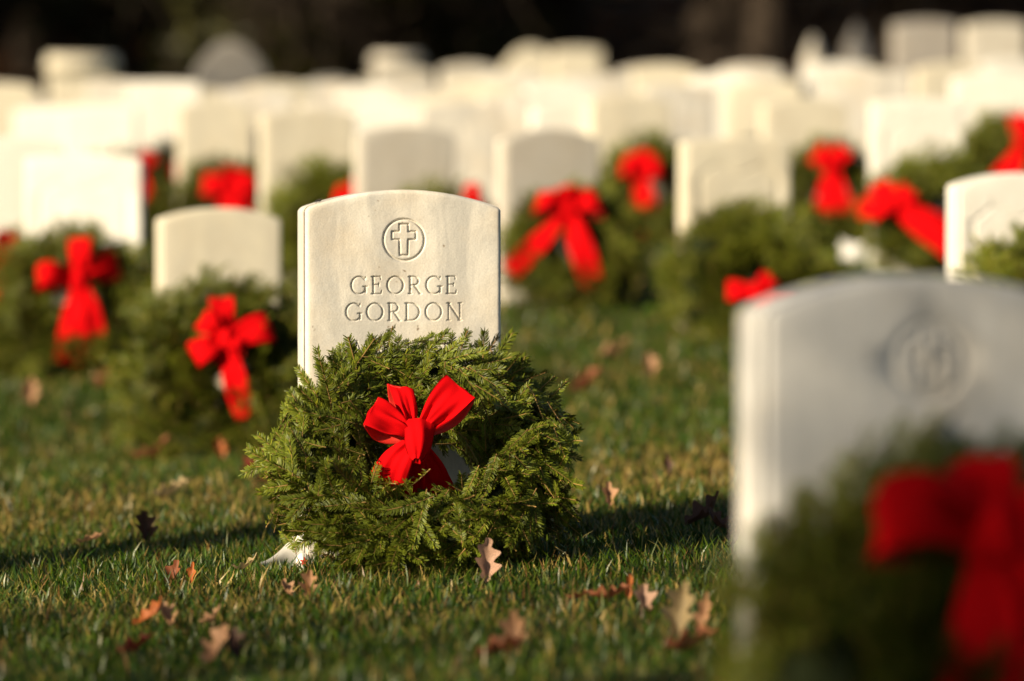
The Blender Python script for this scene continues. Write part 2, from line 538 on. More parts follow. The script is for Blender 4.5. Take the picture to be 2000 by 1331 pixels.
def smin_axis(fine0, fine1, a, b_, df, dc, edge, ne=7):
    """axis samples from a to b_, fine inside [fine0, fine1], clustered at the ends"""
    e0 = a + edge * np.linspace(0, 1, ne) ** 1.5
    e1 = b_ - edge * np.linspace(0, 1, ne)[::-1] ** 1.5
    parts = [e0]
    lo, hi = a + edge, b_ - edge
    if fine1 > fine0:
        f0, f1 = max(fine0, lo + dc), min(fine1, hi - dc)
        parts.append(np.arange(lo + dc, f0, dc)); parts.append(np.arange(f0, f1, df)); parts.append(np.arange(f1, hi - dc * .5, dc))
    else:
        parts.append(np.arange(lo + dc, hi - dc * .5, dc))
    parts.append(e1)
    return np.concatenate(parts)


def stone_mesh(name, w, h, sag, thick, material, segs=(), depth=0.0022, df=0.0008, dc=0.02, bev=0.007, rough=0.0012, seed=0, sink=0.12):
    r = np.random.default_rng(seed)
    hw = w / 2
    segs = np.array(segs) if len(segs) else np.zeros((0, 5))
    if len(segs):
        fx0, fx1 = segs[:, [0, 2]].min() - .004, segs[:, [0, 2]].max() + .004
        fz0, fz1 = segs[:, [1, 3]].min() - .004, segs[:, [1, 3]].max() + .004
    else:
        fx0 = fx1 = fz0 = fz1 = 0
    ax = smin_axis(fx0, fx1, -hw, hw, df, dc, bev)
    az = smin_axis(fz0, fz1, -sink, h, df, dc, bev)
    Xg, Zg = np.meshgrid(ax, az)
    # arched top: rows above the shoulder zone bow down to the corners
    zs = h - sag - 0.05
    f = np.clip((Zg - zs) / (h - zs), 0, 1)
    rc = 0.010                                             # rounded shoulder corner
    xe = np.clip((np.abs(Xg) - (hw - rc)) / rc, 0, 1)
    drop = sag * (Xg / hw) ** 2 + rc * 0.7 * (1 - np.sqrt(np.clip(1 - xe ** 2, 0, 1)))
    Zw = Zg - f * drop
    # distance to the outline for the rounded arris
    e = np.minimum(hw - np.abs(Xg), (h - drop) - Zw).clip(0, bev)
    yoff = bev - np.sqrt(np.clip(bev ** 2 - (bev - e) ** 2, 0, None))
    dep = np.zeros_like(Xg)
    for (x0, z0, x1, z1, t) in segs:
        m = (Xg > min(x0, x1) - t) & (Xg < max(x0, x1) + t) & (Zw > min(z0, z1) - t) & (Zw < max(z0, z1) + t)
        if not m.any():
            continue
        px, pz = Xg[m], Zw[m]
        dx, dz = x1 - x0, z1 - z0
        u = np.clip(((px - x0) * dx + (pz - z0) * dz) / (dx * dx + dz * dz + 1e-12), 0, 1)
        dist = np.hypot(px - x0 - u * dx, pz - z0 - u * dz)
        dep[m] = np.maximum(dep[m], np.clip(1.25 * (1 - dist / (t * 0.5)), 0, 1))
    # gentle hand-worn waviness of the face
    ph = r.uniform(0, 6, 6)
    wav = (np.sin(Xg * 41 + ph[0] + 2 * np.sin(Zw * 17 + ph[1])) * np.sin(Zw * 33 + ph[2]) + 0.5 * np.sin(Xg * 97 + ph[3]) * np.sin(Zw * 83 + ph[4])) * rough * 0.35
    Yg = yoff + dep * depth + wav * (e / bev)
    nr, nc = Xg.shape
    V = [np.stack([Xg, Yg, Zw], -1).reshape(-1, 3)]
    Q = [grid_quads(nr, nc)]
    # border loop (counter-clockwise seen from the front), bottom edge left open in the ground
    idx = np.arange(nr * nc).reshape(nr, nc)
    loop = np.concatenate([idx[:, 0], idx[-1, 1:], idx[-2::-1, -1]])
    n0 = nr * nc
    prev = loop
    L3 = V[0][loop].copy()
    ln = len(loop)
    cxz = np.array([0, 0, h * 0.5])
    for (yy, ins) in ((thick * 0.3, 0), (thick * 0.6, 0), (thick - bev, 0), (thick - bev * 0.3, bev * 0.3), (thick, bev)):
        P = L3.copy()
        P[:, 1] = yy + (wav.reshape(-1)[loop] * 1.5 if ins == 0 else 0)
        if ins:
            P[:, 0] -= np.sign(P[:, 0]) * np.minimum(ins, np.abs(P[:, 0]))
            topm = np.zeros(ln, bool); topm[nr:nr + nc - 2] = True
            P[topm, 2] -= ins
        V.append(P)
        cur = n0 + np.arange(ln); n0 += ln
        Q.append(np.stack([prev[:-1], cur[:-1], cur[1:], prev[1:]], -1))
        prev = cur
    # back: bridge left column with right column row by row
    T = []
    left = prev[:nr]; right = prev[::-1][:nr]
    Q.append(np.stack([left[:-1], right[:-1], right[1:], left[1:]], -1))
    top = prev[nr - 1: nr + nc]
    c = n0; V.append(np.array([[0, thick, h - sag - 0.02]])); n0 += 1
    T = np.array([[top[i + 1], top[i], c] for i in range(len(top) - 1)] + [[top[0], top[-1], c]])
    me = mesh_np(name, np.concatenate(V), np.concatenate(Q), T, [material])
    return me


def set_stone(me, cx, top_py, d, h, yaw, label, group=None, thick=0.1, extra_z=0.0):
    x = (cx - 1000) / FPX * d
    y = d + CAM_Y
    o = obj('headstone', me, None, (x, y, g1(x, y) + extra_z), (0, 0, R(yaw)))
    tag(o, label, 'headstone', group)
    return o


def stone_height(cx, top_py, d):
    x = (cx - 1000) / FPX * d; y = d + CAM_Y
    return CAM_Z - (top_py - HOR) / FPX * d - g1(x, y)


# --- the sharp central stone
MAIN_D = 6.40
mh = stone_height(789, 371, MAIN_D)
zt = mh
segs = cross_emblem(0, zt - 0.0835, 0.0345)
segs += text_segs('GEORGE', 0.0, zt - 0.159, 0.0285, 0.178, 1.0)
segs += text_segs('GORDON', 0.0, zt - 0.2035, 0.0285, 0.196, 1.0)
segs += text_segs('MARYLAND', 0.002, zt - 0.262, 0.0205, 0.168, 0.9)
main_me = stone_mesh('headstone_central', 0.331, mh, 0.030, 0.102, M_MARBLE, segs, depth=0.0038, df=0.00085, dc=0.006, bev=0.008, rough=0.0008, seed=1)
MAIN = set_stone(main_me, 789, 371, MAIN_D, mh, 11.0, 'cream marble headstone in focus carved GEORGE GORDON under a circled cross')

STONES = {}


def mid_stone(key, cx, top, d, w, yaw, m, label, emblem=None, sag=0.03, thick=0.1, group=None, res=0.0022):
    h = stone_height(cx, top, d)
    s = []
    if emblem == 'cross':
        s = cross_emblem(0, h - 0.0835, 0.037, 2.3) + text_segs('GORDON', 0, h - 0.175, 0.001, 0.002)[:1]
    elif emblem == 'shield':
        s = shield(0, h - 0.23, w * 0.74, 0.30, 0.012)
    me = stone_mesh('headstone_' + key, w, h, sag, thick, m, s, depth=0.0032 if emblem == 'cross' else 0.003, df=res, dc=0.03, seed=len(STONES) + 3)
    STONES[key] = (set_stone(me, cx, top, d, h, yaw, label, group), h, d, yaw, cx)
    return STONES[key][0]


mid_stone('front', 1816, 538, 3.72, 0.33, 15, M_COOL, 'large blurred grey headstone in the right foreground with a round carved emblem', 'cross', sag=0.034)
mid_stone('cream', 433, 406, 9.65, 0.305, 14, M_CREAM, 'small cream headstone with arched top just left of the central one', None, sag=0.028)
mid_stone('shield_left', 163, 302, 11.4, 0.345, 1, M_WHITE, 'bright white headstone with a worn shield near the left edge', 'shield', sag=0.012)
mid_stone('right_edge', 1990, 338, 9.3, 0.305, 12, M_WHITE, 'bright white headstone with a shield cut off by the right edge', 'shield', sag=0.03)
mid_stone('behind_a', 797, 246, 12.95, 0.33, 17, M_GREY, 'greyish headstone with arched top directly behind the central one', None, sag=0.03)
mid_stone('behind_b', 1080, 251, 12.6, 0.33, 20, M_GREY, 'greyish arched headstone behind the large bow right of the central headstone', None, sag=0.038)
mid_stone('cream_flat', 1443, 270, 11.6, 0.33, 14, M_CREAM, 'square shouldered cream headstone behind the bushy wreath right of centre', 'shield', sag=0.010)
mid_stone('white_shield', 1795, 192, 13.4, 0.315, 9, M_WHITE, 'bright white headstone behind the slanted bow on the right', 'shield', sag=0.014)
mid_stone('far_right', 1942, 140, 15.6, 0.33, 7, M_WHITE, 'white headstone near the right edge above a dark red bow', None, sag=0.03)
mid_stone('left_edge', 18, 268, 11.7, 0.33, 10, M_WHITE, 'white headstone cut off by the left edge beside the shield stone', None, sag=0.025)
mid_stone('lit_side', 606, 214, 13.6, 0.33, 15, M_CREAM, 'pale headstone with lit left side above a bow, left behind the central headstone', None, sag=0.02)
mid_stone('mid_left', 424, 196, 15.4, 0.30, 12, M_CREAM, 'cream headstone above the red bow left behind the small arched headstone', None, sag=0.03)
mid_stone('left_tall', 322, 158, 16.6, 0.31, 6, M_WHITE, 'tall white headstone with square top left of the grey domed monument', None, sag=0.008)
mid_stone('left_pair_a', 95, 208, 16.8, 0.30, 2, M_WHITE, 'white headstone above the shield stone, left one of a close pair', None, sag=0.02)
mid_stone('left_pair_b', 196, 203, 16.2, 0.31, 2, M_WHITE, 'white headstone above the shield stone, right one of a close pair', None, sag=0.02)
mid_stone('left_high', 6, 162, 17.6, 0.31, 8, M_CREAM, 'cream headstone cut off by the left edge in the far rows', None, sag=0.02)
mid_stone('row_a', 1235, 186, 15.2, 0.33, 14, M_CREAM, 'cream headstone above the round bow right of the two greyish stones', None, sag=0.03)
mid_stone('row_b', 1575, 190, 15.0, 0.33, 12, M_CREAM, 'pale headstone above the narrow dark bow between two white stones', None, sag=0.03)
# a neighbour of the central stone, left of the frame: its shadow lies across the grass at the left
mid_stone('neighbour', -420, 372, 6.25, 0.33, 10, M_MARBLE, 'headstone left of the picture whose shadow lies across the grass', None, sag=0.03)

# far rows: alike blurred stones share their meshes
FAR_ME = [stone_mesh('headstone_far', w_, 0.64, s_, 0.1, m_, (), dc=0.05, seed=40 + i)
          for i, (w_, s_, m_) in enumerate([(0.33, 0.03, M_CREAM), (0.31, 0.012, M_MARBLE), (0.33, 0.035, M_WHITE), (0.30, 0.02, M_MARBLE)])]
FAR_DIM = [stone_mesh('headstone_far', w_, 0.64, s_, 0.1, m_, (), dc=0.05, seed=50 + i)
           for i, (w_, s_, m_) in enumerate([(0.33, 0.03, M_GREY), (0.31, 0.012, M_CREAM), (0.30, 0.03, M_GREY)])]  # mostly greyer marble, tree shade put into the colour of the last rows
far_list = [  # px centre, py top, distance
    (545, 158, 17.6), (640, 165, 18.0), (735, 176, 17.2), (830, 182, 16.6), (930, 168, 17.4), (1010, 205, 15.6), (1100, 172, 17.0), (1170, 158, 18.3), (1300, 130, 19.0), (1330, 185, 16.2), (1420, 150, 17.6), (1470, 132, 18.8), (1500, 172, 16.6), (1660, 152, 17.2), (1640, 128, 19.0), (1715, 150, 18.0), (1860, 130, 18.6), (500, 178, 17.0), (1980, 118, 19.4), (1005, 150, 18.6), (1205, 205, 15.8), (230, 150, 18.6), (760, 215, 15.8), (905, 222, 15.2), (880, 205, 16.2), (660, 215, 15.9), (1120, 215, 15.2)]
fr_ = np.random.default_rng(21)
for k_, d_ in enumerate((20.3, 22.6, 25.0, 27.6, 30.4, 33.4)):
    for x_ in np.arange(-0.136 * d_ + (k_ * 0.47) % 1.15, 0.138 * d_, 1.15):
        if fr_.random() < 0.88:
            far_list.append((1000 + (x_ + fr_.normal(0, 0.08)) / d_ * FPX, None, d_ + fr_.normal(0, 0.12)))
for i, (cx, py, d) in enumerate(far_list):
    h = stone_height(cx, py, d) if py else 0.60 + fr_.normal(0, 0.06)
    x = (cx - 1000) / FPX * d; y = d + CAM_Y
    o = obj('headstone', FAR_ME[i % 4] if d < 19.5 else FAR_DIM[i % 3], None, (x, y, g1(x, y) + (h - 0.64) * 0.6), (0, R(rng.normal(0, 0.8)), R(rng.normal(10, 4))))
    part_ = 'left of the central headstone' if cx < 600 else ('behind the central headstone' if cx < 1000 else ('right of the big splayed bow' if cx < 1450 else 'on the right'))
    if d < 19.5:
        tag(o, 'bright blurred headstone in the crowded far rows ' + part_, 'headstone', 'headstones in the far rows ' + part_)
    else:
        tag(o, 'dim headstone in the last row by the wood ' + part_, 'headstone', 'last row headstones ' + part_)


# ------------------------------------------------------------------ private monuments at the back
def box_geo(G, x0, x1, y0, y1, z0, z1, taper=0.0):
    a = np.array([[x0, y0, z0], [x1, y0, z0], [x1, y1, z0], [x0, y1, z0],
                  [x0 + taper, y0 + taper, z1], [x1 - taper, y0 + taper, z1], [x1 - taper, y1 - taper, z1], [x0 + taper, y1 - taper, z1]])
    G.add(a, [[0, 1, 5, 4], [1, 2, 6, 5], [2, 3, 7, 6], [3, 0, 4, 7], [4, 5, 6, 7], [3, 2, 1, 0]])


def monument(cx, py, d, w, kind, m, label):
    x = (cx - 1000) / FPX * d; y = d + CAM_Y; z = g1(x, y)
    h = CAM_Z - (py - HOR) / FPX * d - z
    root = obj('monument', None, None, (x, y, z), (0, 0, R(9)))
    tag(root, label, 'monument')
    G = Geo(); box_geo(G, -w * .62, w * .62, -.24, .24, -.15, .16, 0.012); obj('plinth', G.mesh('plinth', [m], False), root)
    if kind == 'obelisk':
        G = Geo(); box_geo(G, -w * .42, w * .42, -w * .42, w * .42, .16, h * .8, w * .1)
        obj('shaft', G.mesh('shaft', [m], False), root)
        G = Geo(); box_geo(G, -w * .32, w * .32, -w * .32, w * .32, h * .8, h, w * .28)
        obj('point', G.mesh('point', [m], False), root)
    else:
        sag = w * .42 if kind == 'dome' else 0.02
        me = stone_mesh('slab', w, h - .16, sag, 0.22, m, (), dc=0.05, bev=0.012, seed=int(cx), sink=0.0)
        obj('slab', me, root, (0, -0.11, 0.16))
        if kind == 'capped':
            G = Geo(); box_geo(G, -w * .56, w * .56, -.16, .16, h, h + .09, 0.02); obj('cap', G.mesh('cap', [m], False), root)


monument(450, 82, 25.0, 0.46, 'dome', M_GRANITE, 'grey granite monument with domed top behind the left rows')
monument(1802, 42, 26.0, 0.40, 'square', M_GRANITE, 'grey square monument at the back right, left of two')
monument(1940, 44, 25.0, 0.38, 'square', M_GREY, 'grey square monument at the back right, nearest the corner')
monument(1588, 72, 26.5, 0.22, 'obelisk', M_GREY, 'slender pale obelisk behind the far rows on the right')
monument(1672, 50, 34.0, 0.3, 'obelisk', M_GRANITE, 'small dim obelisk at the edge of the wood')
monument(1035, 92, 34.5, 0.5, 'dome', M_CREAM, 'cream rounded monument before the wood in the middle')
monument(1125, 96, 33.0, 0.42, 'square', M_CREAM, 'cream square monument before the wood right of the middle')
monument(775, 128, 33.5, 0.4, 'capped', M_GREY, 'small capped monument before the wood behind the central headstone')
monument(160, 138, 24.5, 0.42, 'capped', M_CREAM, 'low capped cream monument at the back left')


# ------------------------------------------------------------------ fir sprigs
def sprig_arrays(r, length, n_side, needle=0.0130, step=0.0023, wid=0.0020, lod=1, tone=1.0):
    """flat fir twig along +Y, upper side +Z. returns verts, quads, material ids, colours"""
    G = Geo()
    step *= lod; wid *= (1 + 0.45 * (lod - 1))
    def twig(base, dirv, ln, up, nd):
        side = np.cross(dirv, up); side /= np.linalg.norm(side)
        up2 = np.cross(side, dirv)
        n = 5
        t = np.linspace(0, 1, n)
        curve = up2 * (0.10 * ln) * r.uniform(-0.6, 1.0) + side * (0.10 * ln) * r.uniform(-1, 1)
        pts = base + np.outer(t * ln, dirv) + np.outer(t ** 2, curve)
        v, q = tube(pts, np.linspace(0.0012, 0.0007, n), 3 if lod > 1 else 4)
        bc = np.array([0.26, 0.155, 0.05]) * r.uniform(0.7, 1.3)
        G.add(v, q, None, 1, bc)
        k = int(ln / step)
        tt = np.linspace(0.05, 1.0, k)
        P = base + np.outer(tt * ln, dirv) + np.outer(tt ** 2, curve)
        for s in (-1, 1, 0):
            sel = np.ones(k, bool)
            if s == 0:
                sel = r.random(k) < 0.5
            p = P[sel]; m = len(p)
            if not m:
                continue
            ts = tt[sel]
            fw = (0.38 + 0.55 * ts ** 3 + r.normal(0, 0.10, m))
            ss = (s * r.uniform(0.85, 1.05, m)) if s else r.uniform(-0.5, 0.5, m)
            uu = (r.normal(0.26, 0.14, m)) if s else r.uniform(0.5, 0.9, m)
            dv = fw[:, None] * dirv + ss[:, None] * side + uu[:, None] * up2
            dv /= np.linalg.norm(dv, axis=1, keepdims=True)
            L = nd * r.uniform(0.8, 1.12, m) * (0.72 + 0.28 * np.sin(np.pi * np.clip(ts * 0.85 + 0.12, 0, 1)))
            wv = np.cross(dv, up2 + 0.22 * r.normal(0, 1, (m, 3))); wv /= np.linalg.norm(wv, axis=1, keepdims=True) + 1e-9
            hw = wid * 0.5 * r.uniform(0.8, 1.2, m)
            mid = p + dv * (L * 0.55)[:, None] + up2 * 0.0006
            tip = p + dv * L[:, None] + up2 * (-0.0005) + dirv * 0.0012
            a = wv * hw[:, None]
            v = np.stack([p - a * .6, p + a * .6, mid - a, mid + a, tip - a * .45, tip + a * .45], 1).reshape(-1, 3)
            i = np.arange(m)[:, None] * 6
            q = np.concatenate([i + np.array([[0, 1, 3, 2]]), i + np.array([[2, 3, 5, 4]])])
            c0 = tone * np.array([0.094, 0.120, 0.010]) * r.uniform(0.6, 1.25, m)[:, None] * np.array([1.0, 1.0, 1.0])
            yel = r.random(m) < (0.13 if lod == 1 else 0.3)
            c0[yel] *= np.array([1.6, 1.35, 1.0])
            cv = np.stack([c0 * 0.9, c0 * 0.9, c0, c0, c0 * 1.15, c0 * 1.15], 1).reshape(-1, 3)
            G.add(v, q, None, 0, cv)
        # tip bud
        G.add(*bud(pts[-1], dirv, 0.0016), None, 1, bc * 1.2)
    def bud(p, dv, rad):
        o = np.array([[1, 0, 0], [0, 1, 0], [-1, 0, 0], [0, -1, 0]]) * rad
        return np.concatenate([p + o, p + dv * rad * 2.2 + o * .3]), np.array([[0, 1, 5, 4], [1, 2, 6, 5], [2, 3, 7, 6], [3, 0, 4, 7]])
    d0 = np.array([0, 1.0, 0]); up = np.array([0, 0, 1.0])
    twig(np.zeros(3), d0, length, up, needle)
    pos = np.sort(r.uniform(0.12, 0.62, n_side))
    for k, f in enumerate(pos):
        s = 1 if k % 2 else -1
        a = R(r.uniform(32, 52)) * s
        dv = np.array([math.sin(a), math.cos(a), r.uniform(-0.1, 0.2)]); dv /= np.linalg.norm(dv)
        twig(np.array([0, f * length, 0]), dv, length * (0.78 - 0.5 * f) * r.uniform(0.75, 1.1), up, needle * 0.92)
    return G


SPRIG_G = [sprig_arrays(np.random.default_rng(100 + i), ln, ns) for i, (ln, ns) in
           enumerate([(0.100, 1), (0.085, 0), (0.112, 2), (0.080, 1), (0.095, 0), (0.080, 0), (0.105, 2), (0.075, 0)])]
SPRIG_ME = [g.mesh('sprig', [M_NEEDLE, M_BARK]) for g in SPRIG_G]
LOD_G = [sprig_arrays(np.random.default_rng(200 + i), ln, ns, 0.0155, 0.0023, 0.0021, 2.5, 0.84) for i, (ln, ns) in
         enumerate([(0.10, 2), (0.085, 2), (0.115, 3), (0.075, 1)])]


INNER_G = [sprig_arrays(np.random.default_rng(400 + i), 0.085, 2, 0.0155, 0.0023, 0.0021, 2.5, 0.42) for i in range(2)]  # darker needles paint shade into the gaps between the outer sprigs


def sprig_frames(r, n, Rr, Rt, front, spread=1.0, deep=0.0, flat=1.0, nw=0.42, shape=False):
    """matrices for sprigs on a ring of radius Rr and tube radius Rt in the XY plane, +Z outwards"""
    out = []
    for i in range(n):
        a = 2 * np.pi * (i + r.uniform(-0.5, 0.5)) / n * 7.0 % (2 * np.pi)
        b = R(r.uniform(*front))
        rad = np.array([math.cos(a), math.sin(a), 0]); tan = np.array([math.sin(a), -math.cos(a), 0]); zz = np.array([0, 0, 1.0])
        nrm = math.cos(b) * rad + math.sin(b) * zz * flat
        nrm /= np.linalg.norm(nrm)
        dv = 0.52 * tan + nw * nrm * spread + 0.34 * rad * spread + r.normal(0, 0.38, 3)
        dv /= np.linalg.norm(dv)
        up = nrm + 0.3 * zz + r.normal(0, 0.25, 3)
        side = np.cross(dv, up); side /= np.linalg.norm(side)
        up = np.cross(side, dv)
        low = max(0.0, -math.sin(a)) if shape else 0.0
        p = rad * Rr + nrm * Rt * r.uniform(0.55, 1.0) * (1 - deep) * (1 - 0.24 * low) - dv * 0.055
        if shape:
            p[0] *= 1 + 0.16 * np.clip(-p[1] / 0.2, 0, 1)
        m = np.eye(4); m[:3, 0] = side; m[:3, 1] = dv; m[:3, 2] = up; m[:3, 3] = p
        out.append((m, r.uniform(0.74, 1.04)))
    return out


def merge_sprigs(name, frames, geos, r, mats):
    G = Geo()
    packs = []
    for g in geos:
        packs.append((np.concatenate(g.v), np.concatenate(g.q), np.concatenate(g.qm), np.concatenate(g.c)))
    for (m, s) in frames:
        v, q, qm, c = packs[r.integers(0, len(packs))]
        vv = (v * s) @ m[:3, :3].T + m[:3, 3]
        G.q.append(q + G.n); G.qm.append(qm); G.v.append(vv); G.c.append(c * r.uniform(0.75, 1.25)); G.n += len(vv)
    return G.mesh(name, mats)


def ring_mesh(name, Rr, rt, m, n=40, k=8):
    a = np.linspace(0, 2 * np.pi, n, endpoint=False); b_ = np.linspace(0, 2 * np.pi, k, endpoint=False)
    A, B = np.meshgrid(a, b_, indexing='ij')
    rr = rt * (1 + 0.12 * np.sin(A * 9 + B * 2) + 0.08 * np.sin(A * 17))
    v = np.stack([(Rr + rr * np.cos(B)) * np.cos(A), (Rr + rr * np.cos(B)) * np.sin(A), rr * np.sin(B)], -1).reshape(-1, 3)
    i = np.arange(n)[:, None]; j = np.arange(k)[None]
    q = np.stack([i * k + j, ((i + 1) % n) * k + j, ((i + 1) % n) * k + (j + 1) % k, i * k + (j + 1) % k], -1).reshape(-1, 4)
    return mesh_np(name, v, q, None, [m])


# ------------------------------------------------------------------ ribbon bows
def ribbon(name, ctrl, n=44, m=17, thick=0.0012, seed=0, crease=0.002):
    """ctrl rows: x y z  (centre)  wx wy wz (half-width vector)  pleat"""
    r = np.random.default_rng(seed)
    c = spline(np.asarray(ctrl, float), n)
    u = np.linspace(-1, 1, m)
    P = c[:, None, :3] + u[None, :, None] * c[:, None, 3:6]
    t = np.gradient(c[:, :3], axis=0)
    nr = np.cross(t, c[:, 3:6]); nr /= np.linalg.norm(nr, axis=1, keepdims=True) + 1e-9
    for i in range(1, n):                                     # keep the side of the ribbon
        if np.dot(nr[i], nr[i - 1]) < 0: nr[i] = -nr[i]
    pl = c[:, 6:7]
    ph = r.uniform(0, 6)
    off = pl * (0.7 * np.sin(u[None] * 5.6 + ph) + 0.45 * np.sin(u[None] * 10.5 + ph * 1.7)) * (0.65 + 0.35 * np.cos(u[None] * 2.1))
    tt = np.linspace(0, 1, n)[:, None]
    off = off + crease * (np.sin(tt * 9 + u[None] * 2.5 + ph) * 0.6 + np.sin(tt * 17 - u[None] * 4 + ph * 2) * 0.3) * (1 - 0.4 * np.abs(u[None]))
    P = P + off[..., None] * nr[:, None]
    V0 = P.reshape(-1, 3)
    # vertex normals of the sheet for the backing
    du = np.gradient(P, axis=1); dt = np.gradient(P, axis=0)
    nn = np.cross(dt, du); nn /= np.linalg.norm(nn, axis=-1, keepdims=True) + 1e-9
    q0 = grid_quads(n, m)
    if nn[2:n // 3, :, 2].mean() < 0:                         # velvet side outwards on the front layer
        nn = -nn
    else:
        q0 = q0[:, ::-1]
    V1 = (P - nn * thick).reshape(-1, 3)
    k = n * m
    idx = np.arange(k).reshape(n, m)
    loop = np.concatenate([idx[0, :-1], idx[:-1, -1], idx[-1, :0:-1], idx[:0:-1, 0]])
    nx = np.roll(loop, -1)
    rim = np.stack([loop, nx, nx + k, loop + k], -1)
    G = Geo()
    mm = np.concatenate([np.zeros(len(q0)), np.ones(len(q0)), np.zeros(len(rim))]).astype(int)
    G.add(np.concatenate([V0, V1]), np.concatenate([q0, q0[:, ::-1] + k, rim]), None, mm)
    return G.mesh(name, [M_RED, M_LINING], True, False)


def loop_ctrl(ang, length, w, lift=0.032, sag=0.0, twist=0.0, pinch=0.011, back=-0.008):
    """front layer out from the knot, folded over and back beneath"""
    a = R(ang); u = np.array([math.cos(a), math.sin(a), 0]); s = np.array([-math.sin(a), math.cos(a), 0]); z = np.array([0, 0, 1.0])
    tw = R(twist)
    def row(f, zz, hw, pl, tws=1.0):
        p = u * length * f + z * zz + np.array([0, -sag * f * f, 0])
        wv = s * math.cos(tw * tws) + z * math.sin(tw * tws)
        return [*p, *(wv * hw), pl]
    return [row(0.02, 0.008, pinch, 0.005), row(0.25, 0.020, w * .66, 0.005), row(0.55, lift, w * .92, 0.0025), row(0.85, lift * .92, w, 0.001),
            row(1.0, lift * .45, w, 0.0), row(0.97, 0.0, w, 0.0), row(0.8, back, w * .95, 0.001), row(0.5, back, w * .8, 0.002), row(0.2, back * .5, w * .5, 0.003), row(0.0, 0.0, pinch, 0.004)]


def tail_ctrl(ang, length, w, drop=0.0, wave=0.010, curl=0.0, z0=0.004):
    a = R(ang)
    rows = []
    for f in np.linspace(0, 1, 6):
        aa = a + R(curl) * f
        u = np.array([math.cos(aa), math.sin(aa), 0]); s = np.array([-math.sin(aa), math.cos(aa), 0])
        p = u * length * f + np.array([0, 0, z0 + wave * math.sin(f * 4.0) - drop * f])
        rows.append([*p, *(s * (0.012 + (w - 0.012) * min(1, f * 2.0)) + np.array([0, 0, 0.010 * math.sin(f * 5)])), 0.004 * (1 - f)])
    return rows


def knot_mesh(name, w=0.021, h=0.027, tip=0.0):
    a = np.linspace(-1, 1, 13); t = np.linspace(-1, 1, 13)
    A, T = np.meshgrid(a, t)
    pinch = np.where(T < 0, 1 - tip * np.abs(T) ** 1.6, 1 - 0.12 * T ** 2)
    x = w * A * pinch * (1 - 0.1 * np.cos(T * 3))
    y = h * T * (1.0 + np.where(T < 0, tip * 0.55, 0))
    z = 0.034 * np.sqrt(np.clip(1 - 0.72 * A ** 2, 0, 1)) * np.sqrt(np.clip(1 - 0.55 * T ** 2, 0, 1)) + 0.0016 * np.sin(A * 7 + T * 2)
    v = np.stack([x, y, z], -1).reshape(-1, 3)
    v2 = v.copy(); v2[:, 2] = np.minimum(v2[:, 2] - 0.003, 0.0)
    k = len(v); q0 = grid_quads(13, 13)
    idx = np.arange(k).reshape(13, 13)
    loop = np.concatenate([idx[0, :-1], idx[:-1, -1], idx[-1, :0:-1], idx[:0:-1, 0]]); nx = np.roll(loop, -1)
    return mesh_np(name, np.concatenate([v, v2]), np.concatenate([q0, q0[:, ::-1] + k, np.stack([loop, nx, nx + k, loop + k], -1)]), None, [M_RED])


KNOT = knot_mesh('knot')
KNOT_TIP = knot_mesh('knot', 0.024, 0.027, 0.75)


def make_bow(wreath, loc, rot, loops, tails, scale=1.0, knot=KNOT, seed=0, krot=0.0):
    b = obj('bow', None, wreath, loc, rot)
    b.scale = (scale,) * 3
    for i, l in enumerate(loops):
        if isinstance(l, list):
            c = l; cr = 0.0040
        else:
            jr = np.random.default_rng(seed * 31 + i); cr = 0.005
            l = dict(l); l['ang'] += jr.normal(0, 7); l['length'] *= jr.uniform(0.85, 1.18); l['lift'] = jr.uniform(0.02, 0.05); l['twist'] = jr.normal(0, 22)
            c = loop_ctrl(**l)
        obj('loop', ribbon('loop', c, seed=seed * 7 + i, crease=cr), b)
    for i, t in enumerate(tails):
        c = t if isinstance(t, list) else tail_ctrl(**t)
        obj('tail', ribbon('tail', c, seed=seed * 7 + 30 + i, crease=0.0022 if isinstance(t, list) else 0.006), b)
    obj('knot', knot, b, (0, 0, 0), (0, 0, R(krot)))
    return b


# ------------------------------------------------------------------ wreaths
def wreath_root(stone, off, zc, lean, yaw, label, d_front=0.22, scale=1.0):
    s = stone
    n = Vector((math.sin(s.rotation_euler.z), -math.cos(s.rotation_euler.z), 0))
    side = Vector((math.cos(s.rotation_euler.z), math.sin(s.rotation_euler.z), 0))
    p = Vector(s.location) + n * d_front + side * off
    o = obj('wreath', None, None, (p.x, p.y, g1(p.x, p.y) + zc), Euler((R(90 - lean), 0, R(yaw)), 'XYZ'))
    o.scale = (scale,) * 3
    tag(o, label, 'wreath', 'evergreen wreaths laid against the headstones')
    return o


LEAN = 44
W_MAIN = wreath_root(MAIN, 0.0, 0.177, LEAN, 4, 'sharp fir wreath with red velvet bow leaning on the central headstone', 0.203, 1.055)
obj('ring', ring_mesh('ring', 0.150, 0.044, M_CORE), W_MAIN)
r_ = np.random.default_rng(77)
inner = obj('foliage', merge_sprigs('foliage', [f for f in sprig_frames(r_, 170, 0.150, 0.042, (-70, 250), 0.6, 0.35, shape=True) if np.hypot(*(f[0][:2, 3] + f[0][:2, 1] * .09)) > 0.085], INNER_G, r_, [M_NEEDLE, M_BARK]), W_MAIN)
inner['kind'] = 'stuff'
extra_ = [f for f in sprig_frames(np.random.default_rng(15), 330, 0.152, 0.078, (-50, 215), 0.85, nw=0.36, shape=True)
          if np.hypot(*(f[0][:2, 3] + f[0][:2, 1] * .08 - np.array([0, -0.02]))) > 0.070]
extra_ += [f for f in sprig_frames(np.random.default_rng(16), 260, 0.158, 0.080, (-75, 60), 0.9, nw=0.4, shape=True) if f[0][1, 3] < -0.085]
